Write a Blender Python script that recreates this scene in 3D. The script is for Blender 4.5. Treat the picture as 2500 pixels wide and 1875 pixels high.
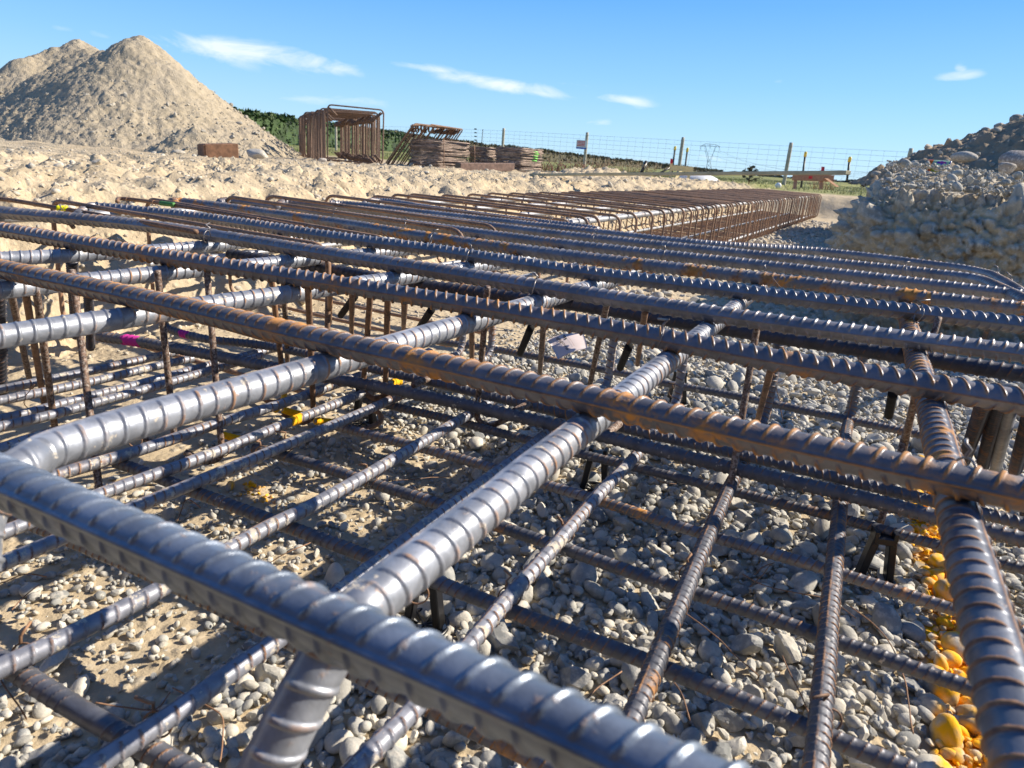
import bpy, math, random
import numpy as np
from mathutils import Vector, Matrix
for o in list(bpy.data.objects): bpy.data.objects.remove(o)
scene = bpy.context.scene
C = scene.collection
rng = np.random.default_rng(7)
random.seed(7)
PI = math.pi

# ------------------------------------------------------------------ camera
EYE = 0.66                       # camera height over the trench floor
PITCH, ROLL, FPX = math.radians(18.0), math.radians(4.2), 1695.0
F_ = np.array([0, math.cos(PITCH), -math.sin(PITCH)])
R0 = np.array([1., 0, 0]); U0 = np.array([0, math.sin(PITCH), math.cos(PITCH)])
R_ = math.cos(ROLL)*R0 + math.sin(ROLL)*U0
U_ = math.cos(ROLL)*U0 - math.sin(ROLL)*R0
cam_d = bpy.data.cameras.new('camera'); cam = bpy.data.objects.new('camera', cam_d); C.objects.link(cam)
cam.matrix_world = Matrix(((R_[0], U_[0], -F_[0], 0), (R_[1], U_[1], -F_[1], 0), (R_[2], U_[2], -F_[2], EYE), (0, 0, 0, 1)))
cam_d.sensor_width = 36; cam_d.lens = 36*FPX/2500
cam_d.clip_start = 0.02; cam_d.clip_end = 20000
cam_d.dof.use_dof = True; cam_d.dof.focus_distance = 1.7; cam_d.dof.aperture_fstop = 10.5
scene.camera = cam

# ------------------------------------------------------------------ sky and sun
SUN_AZ, SUN_EL = math.radians(76), math.radians(34)
def ray(x, y): return F_ + R_*(x-1250)/FPX + U_*(937.5-y)/FPX
world = bpy.data.worlds.new("World"); scene.world = world; world.use_nodes = True
nt = world.node_tree; nt.nodes.clear()
def N(nt, t, **kw):
    n = nt.nodes.new(t)
    for k, v in kw.items(): setattr(n, k, v)
    return n
def math_node(nt, op, a, b=None, c=None, clamp=False):
    n = nt.nodes.new('ShaderNodeMath'); n.operation = op; n.use_clamp = clamp
    for i, v in enumerate((a, b, c)):
        if v is None: continue
        if isinstance(v, (int, float)): n.inputs[i].default_value = v
        else: nt.links.new(v, n.inputs[i])
    return n.outputs[0]
def build_world():
    L = nt.links
    sky = N(nt, 'ShaderNodeTexSky', sky_type='NISHITA'); sky.sun_disc = False
    sky.sun_elevation = SUN_EL; sky.sun_rotation = SUN_AZ
    sky.altitude = 0; sky.air_density = 1.0; sky.dust_density = 0.25; sky.ozone_density = 2.2
    tc = N(nt, 'ShaderNodeTexCoord'); sep = N(nt, 'ShaderNodeSeparateXYZ'); L.new(tc.outputs['Generated'], sep.inputs[0])
    az = math_node(nt, 'ARCTAN2', sep.outputs[0], sep.outputs[1]); el = math_node(nt, 'ARCSINE', sep.outputs[2])
    comb = N(nt, 'ShaderNodeCombineXYZ'); L.new(az, comb.inputs[0]); L.new(el, comb.inputs[1])
    mp = N(nt, 'ShaderNodeMapping'); mp.inputs['Rotation'].default_value[2] = math.radians(6); mp.inputs['Scale'].default_value = (1, 3.2, 1)
    L.new(comb.outputs[0], mp.inputs[0])
    n1 = N(nt, 'ShaderNodeTexNoise'); n1.inputs['Scale'].default_value = 11; n1.inputs['Detail'].default_value = 9; n1.inputs['Roughness'].default_value = .62; n1.inputs['Distortion'].default_value = .6
    L.new(mp.outputs[0], n1.inputs['Vector'])
    tot = None
    # wisps of cirrus: end points (where they stand in the sky), half width in px, strength
    for x0, y0, x1, y1, w, s in [(330, 85, 930, 180, 26, 1.0), (420, 100, 640, 150, 26, .8), (930, 150, 1130, 178, 10, .75), (1060, 180, 1400, 235, 17, 1.0), (1250, 215, 1370, 235, 9, 1.0),
                             (1350, 200, 1470, 215, 9, .5), (1440, 232, 1600, 258, 13, .9), (640, 235, 960, 250, 14, .55), (1420, 300, 1500, 300, 13, .7),
                             (2280, 190, 2410, 178, 12, 1.0), (2330, 165, 2360, 175, 10, .8), (110, 65, 190, 75, 8, .45), (200, 80, 280, 90, 8, .45), (1260, 250, 1320, 262, 8, .35),
                             (1690, 380, 1800, 395, 8, .7), (2130, 385, 2330, 400, 9, .6), (1890, 200, 1910, 200, 7, .4), (1500, 385, 1700, 400, 8, .5)]:
        a, b = ray(x0, y0), ray(x1, y1)
        A0, E0 = math.atan2(a[0], a[1]), math.asin(a[2]/np.linalg.norm(a)); A1, E1 = math.atan2(b[0], b[1]), math.asin(b[2]/np.linalg.norm(b))
        cx, cy = (A0+A1)/2, (E0+E1)/2; Lh = math.hypot(A1-A0, E1-E0)/2+.002; th = math.atan2(E1-E0, A1-A0); W = w/FPX
        dx = math_node(nt, 'SUBTRACT', az, cx); dy = math_node(nt, 'SUBTRACT', el, cy)
        u = math_node(nt, 'ADD', math_node(nt, 'MULTIPLY', dx, math.cos(th)/Lh), math_node(nt, 'MULTIPLY', dy, math.sin(th)/Lh))
        v = math_node(nt, 'ADD', math_node(nt, 'MULTIPLY', dx, -math.sin(th)/W), math_node(nt, 'MULTIPLY', dy, math.cos(th)/W))
        r2 = math_node(nt, 'ADD', math_node(nt, 'POWER', math_node(nt, 'ABSOLUTE', u), 3.0), math_node(nt, 'MULTIPLY', v, v))
        g = math_node(nt, 'MULTIPLY', math_node(nt, 'EXPONENT', math_node(nt, 'MULTIPLY', r2, -1.0)), s)
        tot = g if tot is None else math_node(nt, 'MAXIMUM', tot, g)
    m = math_node(nt, 'SUBTRACT', math_node(nt, 'ADD', math_node(nt, 'MULTIPLY', tot, .55), math_node(nt, 'MULTIPLY', n1.outputs[0], 1.35)), .90)
    m = math_node(nt, 'MULTIPLY', m, 2.2, clamp=True)
    m = math_node(nt, 'MULTIPLY', m, math_node(nt, 'MULTIPLY', tot, 1.5, clamp=True))
    m = math_node(nt, 'MULTIPLY', m, .72, clamp=True)
    hs = N(nt, 'ShaderNodeMix', data_type='RGBA', blend_type='MULTIPLY'); hs.inputs['Factor'].default_value = 1
    L.new(sky.outputs[0], hs.inputs['A']); hs.inputs['B'].default_value = (0.92, 1.12, 1.32, 1)
    cr = N(nt, 'ShaderNodeValToRGB'); L.new(math_node(nt, 'MULTIPLY', el, 2/PI, clamp=True), cr.inputs[0]); e = cr.color_ramp.elements
    k = 6.43
    for pos, c in ((0.0, (.45, .70, .92)), (.025, (.37, .64, .92)), (.067, (.24, .53, .90)), (.125, (.115, .385, .82)), (.28, (.04, .16, .46)), (.99, (.015, .06, .24))):
        q = e[0] if pos == 0 else e.new(pos); q.color = (*c, 1)
    e[len(e)-1].color = (.015, .06, .24, 1)
    kc = N(nt, 'ShaderNodeVectorMath', operation='SCALE'); L.new(cr.outputs[0], kc.inputs[0]); kc.inputs['Scale'].default_value = k
    m2 = N(nt, 'ShaderNodeMix', data_type='RGBA'); m2.inputs['Factor'].default_value = .85; L.new(hs.outputs['Result'], m2.inputs['A']); L.new(kc.outputs[0], m2.inputs['B']); hs = m2
    mix = N(nt, 'ShaderNodeMix', data_type='RGBA'); L.new(m, mix.inputs['Factor']); L.new(hs.outputs['Result'], mix.inputs['A']); mix.inputs['B'].default_value = (6.3, 6.5, 6.8, 1)
    bg = N(nt, 'ShaderNodeBackground'); bg.inputs[1].default_value = 0.11
    L.new(mix.outputs['Result'], bg.inputs[0]); out = N(nt, 'ShaderNodeOutputWorld'); L.new(bg.outputs[0], out.inputs[0])
build_world()
sd = bpy.data.lights.new('sun', 'SUN'); sd.energy = 5.0; sd.angle = math.radians(.5); sd.color = (1, .90, .76)
sun = bpy.data.objects.new('sun', sd); C.objects.link(sun)
sv = Vector((math.sin(SUN_AZ)*math.cos(SUN_EL), math.cos(SUN_AZ)*math.cos(SUN_EL), math.sin(SUN_EL)))
sun.rotation_euler = sv.to_track_quat('Z', 'Y').to_euler(); sun.location = (20, 5, 20)
scene.view_settings.view_transform = 'Standard'; scene.view_settings.look = 'None'
scene.view_settings.exposure = 0.70; scene.view_settings.gamma = 1
scene.render.engine = 'CYCLES'

# ------------------------------------------------------------------ geometry helpers
def P(x, y, h):                     # the point seen at photo pixel x, y that lies h metres under eye level
    d = ray(x, y); return d*(h/-d[2]) + np.array([0, 0, EYE])
def PD(x, y, dep):                  # the point seen at x, y at a given distance
    return ray(x, y)*dep + np.array([0, 0, EYE])
BA = math.radians(26.5); sB, cB = math.sin(BA), math.cos(BA)
AD = np.array([cB, -sB, 0.]); BD = np.array([sB, cB, 0.]); ZD = np.array([0, 0, 1.])
def AB(a, b, z=0.): return AD*a + BD*b + ZD*z

def hash3(ix, iy, iz, k=0):
    h = (ix.astype(np.int64)*374761393 + iy.astype(np.int64)*668265263 + iz.astype(np.int64)*2147483647 + k*1274126177) & 0xffffffff
    h = ((h ^ (h >> 13))*1274126177) & 0xffffffff
    h = ((h ^ (h >> 16))*2246822519) & 0xffffffff
    return ((h ^ (h >> 15)) & 0xffffff)/float(0xffffff)
def vnoise(p, k=0):
    i = np.floor(p).astype(np.int64); f = p-i; f = f*f*(3-2*f); r = 0
    for dx in (0, 1):
        for dy in (0, 1):
            for dz in (0, 1):
                w = (f[:, 0] if dx else 1-f[:, 0])*(f[:, 1] if dy else 1-f[:, 1])*(f[:, 2] if dz else 1-f[:, 2])
                r = r + w*hash3(i[:, 0]+dx, i[:, 1]+dy, i[:, 2]+dz, k)
    return r*2-1
def fbm(p, oct=4, k=0, gain=.5):
    r = 0; a = 1; s = 0
    for o in range(oct):
        r = r + a*vnoise(p*(2**o)+o*17.3, k+o); s += a; a *= gain
    return r/s
def worley(p, k=0):                 # distance to nearest feature point, random value of it
    i = np.floor(p).astype(np.int64); best = np.full(len(p), 9.); val = np.zeros(len(p))
    for dx in (-1, 0, 1):
        for dy in (-1, 0, 1):
            for dz in (-1, 0, 1):
                c = i+np.array([dx, dy, dz])
                q = np.stack([c[:, 0]+hash3(c[:, 0], c[:, 1], c[:, 2], k), c[:, 1]+hash3(c[:, 0], c[:, 1], c[:, 2], k+1), c[:, 2]+hash3(c[:, 0], c[:, 1], c[:, 2], k+2)], 1)
                d = np.sqrt(((p-q)**2).sum(1)); m = d < best
                best[m] = d[m]; val[m] = hash3(c[m][:, 0], c[m][:, 1], c[m][:, 2], k+3)
    return best, val
def domes(p, scale, dens=1., k=0, flat=(1, 1, 1)):    # height of pebbles set in a face
    d, v = worley(p/scale*np.array(flat), k)
    r = .28+.3*v
    return np.where(v < dens, np.sqrt(np.clip(1-(d/r)**2, 0, 1))*r, 0), v

def mesh_np(name, V, faces, mat=None, parent=None, smooth=True, attrs=None, center=True):
    V = np.asarray(V, dtype=np.float64); me = bpy.data.meshes.new(name)
    c = np.zeros(3)
    if center and parent is None:
        c = (V.min(0)+V.max(0))/2; c[2] = V[:, 2].min()
    elif parent is not None:
        c = np.array(parent.location)
    V = V-c
    me.vertices.add(len(V)); me.vertices.foreach_set('co', V.astype(np.float32).ravel())
    if isinstance(faces, np.ndarray):
        n, k = faces.shape; fl = faces.ravel(); starts = np.arange(n)*k
    else:
        fl = np.array([i for f in faces for i in f]); lens = np.array([len(f) for f in faces]); n = len(faces); starts = np.concatenate([[0], np.cumsum(lens)[:-1]])
    me.loops.add(len(fl)); me.loops.foreach_set('vertex_index', fl.astype(np.int32))
    me.polygons.add(n); me.polygons.foreach_set('loop_start', starts.astype(np.int32))
    me.update(calc_edges=True)
    me.polygons.foreach_set('use_smooth', np.full(n, smooth)); me.validate()
    for an, (dom, arr) in (attrs or {}).items():
        if arr.ndim == 1:
            at = me.attributes.new(an, 'FLOAT', 'POINT'); at.data.foreach_set('value', arr.astype(np.float32))
        else:
            at = me.color_attributes.new(an, 'FLOAT_COLOR', 'POINT'); at.data.foreach_set('color', arr.astype(np.float32).ravel())
    o = bpy.data.objects.new(name, me); C.objects.link(o)
    if mat: me.materials.append(mat)
    if parent is not None: o.parent = parent
    else: o.location = c
    return o
def tag(o, label, cat, group=None):
    o['label'] = label; o['category'] = cat
    if group: o['group'] = group
    return o
def kind(o, k, label=None):
    o['kind'] = k
    if label: o['label'] = label
    return o
def empty(name, loc, label, cat, group=None):
    o = bpy.data.objects.new(name, None); o.empty_display_size = .1; C.objects.link(o); o.location = tuple(loc)
    bpy.context.view_layer.update()
    return tag(o, label, cat, group)

class MB:                                            # simple mesh collector
    def __init__(s): s.V = []; s.F = []
    def add(s, V, F):
        n = len(s.V); s.V += [tuple(v) for v in V]; s.F += [tuple(i+n for i in f) for f in F]; return s
    def box(s, c, ax, ay, az, bev=0.):               # centre and three half vectors; edges chamfered by bev (fraction)
        c, ax, ay, az = map(np.array, (c, ax, ay, az)); V = []; F = []
        e = 1-bev if bev else 1
        if not bev:
            V = [c+i*ax+j*ay+k*az for i in (-1, 1) for j in (-1, 1) for k in (-1, 1)]
            F = [(0, 1, 3, 2), (4, 6, 7, 5), (0, 4, 5, 1), (2, 3, 7, 6), (0, 2, 6, 4), (1, 5, 7, 3)]
            return s.add(V, F)
        lx, ly, lz = (np.linalg.norm(v) for v in (ax, ay, az)); b = bev*min(lx, ly, lz)
        ex, ey, ez = 1-b/lx, 1-b/ly, 1-b/lz; idx = {}
        for i in (-1, 1):
            for j in (-1, 1):
                for k in (-1, 1):
                    for w, (x, y, z) in enumerate(((1, ey, ez), (ex, 1, ez), (ex, ey, 1))):
                        idx[i, j, k, w] = len(V); V.append(c+i*x*ax+j*y*ay+k*z*az)
        g = idx
        for i in (-1, 1):
            F.append([g[i, -1, -1, 0], g[i, 1, -1, 0], g[i, 1, 1, 0], g[i, -1, 1, 0]][::i])
            F.append([g[-1, i, -1, 1], g[-1, i, 1, 1], g[1, i, 1, 1], g[1, i, -1, 1]][::i])
            F.append([g[-1, -1, i, 2], g[1, -1, i, 2], g[1, 1, i, 2], g[-1, 1, i, 2]][::i])
        for a_ in (-1, 1):
            for b_ in (-1, 1):
                F.append((g[a_, b_, -1, 0], g[a_, b_, 1, 0], g[a_, b_, 1, 1], g[a_, b_, -1, 1]))
                F.append((g[a_, -1, b_, 0], g[a_, 1, b_, 0], g[a_, 1, b_, 2], g[a_, -1, b_, 2]))
                F.append((g[-1, a_, b_, 1], g[1, a_, b_, 1], g[1, a_, b_, 2], g[-1, a_, b_, 2]))
                for c_ in (-1, 1): F.append((g[a_, b_, c_, 0], g[a_, b_, c_, 1], g[a_, b_, c_, 2]))
        return s.add(V, F)
    def tube(s, pts, r, n=8, closed=False, cap=True):
        V, F = tube_np(np.array(pts, float), r, n, closed, cap); return s.add(V, F)
    def build(s, name, mat, parent=None, smooth=False):
        o = mesh_np(name, s.V, s.F, mat, parent, smooth)
        return o

def frames(pts, closed=False):
    T = np.gradient(pts, axis=0)
    if closed: T = np.roll(pts, -1, 0)-np.roll(pts, 1, 0)
    T /= np.linalg.norm(T, axis=1)[:, None]+1e-12
    n = len(pts); Nn = np.zeros((n, 3)); u = np.array([0, 0, 1.]) if abs(T[0][2]) < .9 else np.array([1., 0, 0])
    v = u-T[0]*u.dot(T[0]); v /= np.linalg.norm(v); Nn[0] = v
    for i in range(1, n):
        v = v-T[i]*v.dot(T[i]); v = v/(np.linalg.norm(v)+1e-12); Nn[i] = v
    return T, Nn, np.cross(T, Nn)
def tube_np(pts, r, n=8, closed=False, cap=True):
    T, N1, N2 = frames(pts, closed); m = len(pts); th = np.arange(n)*2*PI/n
    R = np.broadcast_to(np.asarray(r, float).reshape(-1, 1) if np.ndim(r) else np.array([[r]]), (m, 1))
    V = (pts[:, None, :]+(R*np.cos(th))[:, :, None]*N1[:, None, :]+(R*np.sin(th))[:, :, None]*N2[:, None, :]).reshape(-1, 3)
    F = []
    for i in range(m if closed else m-1):
        j = (i+1) % m
        for k in range(n): F.append((i*n+k, i*n+(k+1) % n, j*n+(k+1) % n, j*n+k))
    if cap and not closed: F.append(tuple(range(n))[::-1]); F.append(tuple((m-1)*n+k for k in range(n)))
    return V, F
def resample(pts, ds):
    pts = np.array(pts, float)
    if len(pts) > 2:                                # Catmull-Rom
        q = np.vstack([2*pts[0]-pts[1], pts, 2*pts[-1]-pts[-2]]); out = []
        for i in range(1, len(q)-2):
            t = np.linspace(0, 1, 24, endpoint=False)[:, None]
            out.append(.5*((2*q[i])+(-q[i-1]+q[i+1])*t+(2*q[i-1]-5*q[i]+4*q[i+1]-q[i+2])*t*t+(-q[i-1]+3*q[i]-3*q[i+1]+q[i+2])*t**3))
        pts = np.vstack(out+[q[-2][None]])
    d = np.concatenate([[0], np.cumsum(np.linalg.norm(np.diff(pts, axis=0), axis=1))])
    n = max(2, int(d[-1]/ds)+1); s = np.linspace(0, d[-1], n)
    return np.stack([np.interp(s, d, pts[:, i]) for i in range(3)], 1), s
def ribbed(name, pts, r, mat, label, cat='rebar', group=None, slant=1., turn=0., pitch=.62, nth=24, per=13, h=.10, paint=(), plain=(), parent=None, maxr=1400, style=0):
    """deformed reinforcing bar: slanting crescent ribs on two sides and two lengthwise ribs"""
    L = np.linalg.norm(np.diff(np.array(pts), axis=0), axis=1).sum(); pt = pitch*2*r; ds = max(pt/per, L/maxr)
    c, s = resample(pts, ds); T, N1, N2 = frames(c); th = np.arange(nth)*2*PI/nth
    TH = th[None, :]+turn; ph = np.mod(TH, 2*PI)
    side = np.where(ph < PI, 1, -1); loc = np.where(ph < PI, ph, ph-PI)/PI       # 0..1 over each half
    fr = s[:, None]/pt+slant*side*(loc-.5)*(1 if style == 0 else .45)+np.where(side > 0, 0, .37)
    fr = np.abs(np.mod(fr, 1)-.5)*2                                              # 0 centre of rib .. 1
    prof = np.clip((.25-fr)/.12, 0, 1); prof = prof*prof*(3-2*prof)
    win = np.clip(np.sin(loc*PI)*2.4-.45, 0, 1)
    rib = prof*win
    for a, b in plain: rib = rib*(1-((s > a) & (s < b)))[:, None]
    lon = np.clip(1.25-np.abs(np.sin(ph))/.13, 0, 1)*.85
    ht = np.maximum(rib, np.broadcast_to(lon, rib.shape))
    wob = 1+.012*np.sin(s*37+turn)[:, None]
    R = r*.965*(wob+h*2*ht*.5*2)
    V = c[:, None, :]+(R*np.cos(th))[:, :, None]*N1[:, None, :]+(R*np.sin(th))[:, :, None]*N2[:, None, :]
    m = len(c); V = V.reshape(-1, 3)
    i = np.arange(m-1)[:, None]*nth; k = np.arange(nth)[None, :]; k2 = (k+1) % nth
    F = np.stack([i+k, i+k2, i+nth+k2, i+nth+k], -1).reshape(-1, 4)
    # end caps as quads fans
    V = np.vstack([V, c[0][None], c[-1][None]]); n0 = len(V)-2
    caps = [(n0, (q+1) % nth, q, q) for q in range(0)]
    k = np.arange(0, nth, 2); capA = np.stack([np.full(len(k), n0), (k+2) % nth, (k+1) % nth, k], 1)
    capB = np.stack([np.full(len(k), n0+1), (m-1)*nth+k, (m-1)*nth+(k+1) % nth, (m-1)*nth+(k+2) % nth], 1)
    F = np.vstack([F, capA, capB])
    ra = np.concatenate([ht.ravel(), [0, 0]]); pc = np.zeros((len(V), 4)); pc[:, 3] = 0
    sv_ = np.repeat(s, nth)
    for a, b, col in paint:
        edge = (sv_ > a+.004*np.sin(np.tile(th, m)*3)) & (sv_ < b+.004*np.cos(np.tile(th, m)*2))
        w = np.concatenate([edge, [False, False]]); pc[w] = (*col, 1)
    o = mesh_np(name, V, F, mat, parent, True, {'rib': ('POINT', ra), 'paint': ('POINT', pc)})
    return tag(o, label, cat, group) if parent is None else o

# ------------------------------------------------------------------ materials
def new_mat(name):
    m = bpy.data.materials.new(name); m.use_nodes = True; t = m.node_tree; t.nodes.clear()
    b = N(t, 'ShaderNodeBsdfPrincipled'); o = N(t, 'ShaderNodeOutputMaterial'); t.links.new(b.outputs[0], o.inputs[0])
    return m, t, b
def noise(t, scale, detail=4, rough=.55, vec=None, dist=0.):
    n = N(t, 'ShaderNodeTexNoise'); n.inputs['Scale'].default_value = scale; n.inputs['Detail'].default_value = detail; n.inputs['Roughness'].default_value = rough; n.inputs['Distortion'].default_value = dist
    if vec is not None: t.links.new(vec, n.inputs['Vector'])
    return n.outputs[0]
def rampv(t, v, a, b, lo=0., hi=1.):
    n = N(t, 'ShaderNodeMapRange'); n.interpolation_type = 'SMOOTHSTEP'
    t.links.new(v, n.inputs[0]); n.inputs[1].default_value = a; n.inputs[2].default_value = b; n.inputs[3].default_value = lo; n.inputs[4].default_value = hi
    return n.outputs[0]
def mixc(t, f, a, b, mode='MIX'):
    n = N(t, 'ShaderNodeMix', data_type='RGBA', blend_type=mode)
    if isinstance(f, (int, float)): n.inputs['Factor'].default_value = f
    else: t.links.new(f, n.inputs['Factor'])
    for k, v in (('A', a), ('B', b)):
        if isinstance(v, tuple): n.inputs[k].default_value = (*v[:3], 1)
        else: t.links.new(v, n.inputs[k])
    return n.outputs['Result']
def bump(t, b, height, strength=.5, dist=.01, prev=None):
    n = N(t, 'ShaderNodeBump'); n.inputs['Strength'].default_value = strength; n.inputs['Distance'].default_value = dist
    t.links.new(height, n.inputs['Height'])
    if prev is not None: t.links.new(prev, n.inputs['Normal'])
    t.links.new(n.outputs[0], b.inputs['Normal']); return n.outputs[0]
def vecs(t, rnd=True):
    tc = N(t, 'ShaderNodeTexCoord'); v = tc.outputs['Object']
    if rnd:
        oi = N(t, 'ShaderNodeObjectInfo'); ad = N(t, 'ShaderNodeVectorMath', operation='MULTIPLY_ADD')
        cb = N(t, 'ShaderNodeCombineXYZ'); 
        for i in range(3): t.links.new(oi.outputs['Random'], cb.inputs[i])
        t.links.new(cb.outputs[0], ad.inputs[0]); ad.inputs[1].default_value = (13, 27, 41); t.links.new(v, ad.inputs[2]); v = ad.outputs[0]
    return v
def steel(name, base=(.36, .39, .45), rust=.25, ribrust=.5, dust=.0, metallic=.8, rough=.36, orange=.5):
    m, t, b = new_mat(name); v = vecs(t)
    n1 = noise(t, 7, 5, .6, v); n2 = noise(t, 90, 4, .6, v); n3 = noise(t, 28, 4, .65, v, .5)
    at = N(t, 'ShaderNodeAttribute'); at.attribute_name = 'rib'
    pa = N(t, 'ShaderNodeAttribute'); pa.attribute_name = 'paint'
    blot = math_node(t, 'MULTIPLY', rampv(t, n1, .66-.3*rust, .80-.3*rust), rampv(t, n3, .46, .60))
    ribm = math_node(t, 'MULTIPLY', rampv(t, at.outputs['Fac'], .2, .9), math_node(t, 'MULTIPLY', math_node(t, 'MULTIPLY', rampv(t, n3, .58-.3*ribrust, .78-.3*ribrust), rampv(t, n1, .50-.35*ribrust, .68-.3*ribrust)), min(.92, .35+ribrust)))
    fleck = math_node(t, 'MULTIPLY', math_node(t, 'MULTIPLY', rampv(t, n2, .60, .68), rampv(t, n1, .35, .6)), .35+.5*rust)
    mask = math_node(t, 'MAXIMUM', math_node(t, 'MAXIMUM', blot, ribm), fleck, clamp=True)
    rc = mixc(t, rampv(t, n2, .35, .7), (.13, .065, .04), (.44, .23, .10) if orange > .4 else (.25, .14, .085))
    rc = mixc(t, rampv(t, n1, .45, .7, 0, orange), rc, (.60, .27, .06))
    st = mixc(t, rampv(t, n3, .3, .75), tuple(c*.72 for c in base), tuple(min(1, c*1.25) for c in base))
    st = mixc(t, rampv(t, n1, .5, .62, 0, .35), st, tuple(c*.45 for c in base))
    col = mixc(t, mask, st, rc)
    nonmet = mask
    if dust:
        dm = rampv(t, noise(t, 45, 5, .7, v), .66-.3*dust, .70-.3*dust); col = mixc(t, dm, col, (.50, .45, .37)); nonmet = math_node(t, 'MAXIMUM', nonmet, dm)
    pm = pa.outputs['Alpha']; col = mixc(t, pm, col, pa.outputs['Color']); nonmet = math_node(t, 'MAXIMUM', nonmet, pm)
    t.links.new(col, b.inputs['Base Color'])
    t.links.new(math_node(t, 'MULTIPLY', math_node(t, 'SUBTRACT', 1, nonmet), metallic), b.inputs['Metallic'])
    t.links.new(math_node(t, 'ADD', math_node(t, 'MULTIPLY', nonmet, .42), math_node(t, 'ADD', rough-.08, math_node(t, 'MULTIPLY', n3, .34))), b.inputs['Roughness'])
    bump(t, b, math_node(t, 'ADD', math_node(t, 'MULTIPLY', n2, .5), math_node(t, 'MULTIPLY', mask, .6)), .6, .0014)
    return m
def rusty(name, dark=.5, grey=.0):
    m, t, b = new_mat(name); v = vecs(t)
    n1 = noise(t, 12, 5, .6, v); n2 = noise(t, 130, 4, .7, v)
    c = mixc(t, rampv(t, n2, .38, .62), (.05, .033, .026), (.21, .13, .09)); c = mixc(t, rampv(t, n1, .25, .7, 0, 1-dark), c, (.42, .23, .12))
    if grey: c = mixc(t, rampv(t, noise(t, 200, 3, .6, v), .48, .6, 0, grey), c, (.42, .36, .31))
    t.links.new(c, b.inputs['Base Color']); b.inputs['Roughness'].default_value = .7; b.inputs['Metallic'].default_value = .15
    bump(t, b, n2, .5, .001)
    return m
def simple(name, col, rough=.6, metal=0., var=.15, scale=30, bmp=.2, bd=.002):
    m, t, b = new_mat(name); v = vecs(t); n = noise(t, scale, 5, .6, v)
    c = mixc(t, rampv(t, n, .3, .7), tuple(x*(1-var) for x in col), tuple(min(1, x*(1+var)) for x in col))
    t.links.new(c, b.inputs['Base Color']); b.inputs['Roughness'].default_value = rough; b.inputs['Metallic'].default_value = metal
    bump(t, b, n, bmp, bd); return m

M_near = steel('steel_blue', (.25, .295, .36), .05, .10, 0, .55, .33, .3)
M_top = steel('steel_dark', (.25, .25, .27), .08, .45, 0, .5, .33, .5)
M_topr = steel('steel_dark_rusty', (.21, .205, .22), .45, 1.05, 0, .4, .35, 1.)
M_patch = steel('steel_orange_patches', (.24, .24, .26), .85, .3, 0, .45, .35, 1.)
M_cross = steel('steel_light', (.34, .36, .40), .08, .45, .12, .42, .36, .6)
M_cage = steel('steel_silver', (.38, .39, .41), .05, .15, .15, .4, .42, .2)
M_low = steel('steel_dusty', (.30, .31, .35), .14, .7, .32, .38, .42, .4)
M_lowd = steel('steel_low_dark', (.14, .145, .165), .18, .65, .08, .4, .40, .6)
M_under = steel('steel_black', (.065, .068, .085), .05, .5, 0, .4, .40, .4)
M_cagerust = rusty('cage_rust', .2, .35)
M_right = steel('steel_orange_ribs', (.15, .165, .20), .55, 1.25, 0, .35, .38, 1.)
M_rust = rusty('plain_rust', .5); M_rustg = rusty('speckled_rust', .9, .6); M_rusto = rusty('orange_rust', .15)
M_wire = rusty('wire_rust', .2); M_wireg = simple('wire_grey', (.25, .23, .22), .45, .7)
M_black = simple('black_plastic', (.012, .012, .014), .35, 0, .1, 40, .05)
M_white = simple('white_plastic', (.78, .78, .76), .5)
M_yel = simple('yellow_cap', (.85, .62, .08), .5); M_dstake = simple('dark_stake', (.015, .03, .03), .5)

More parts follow.
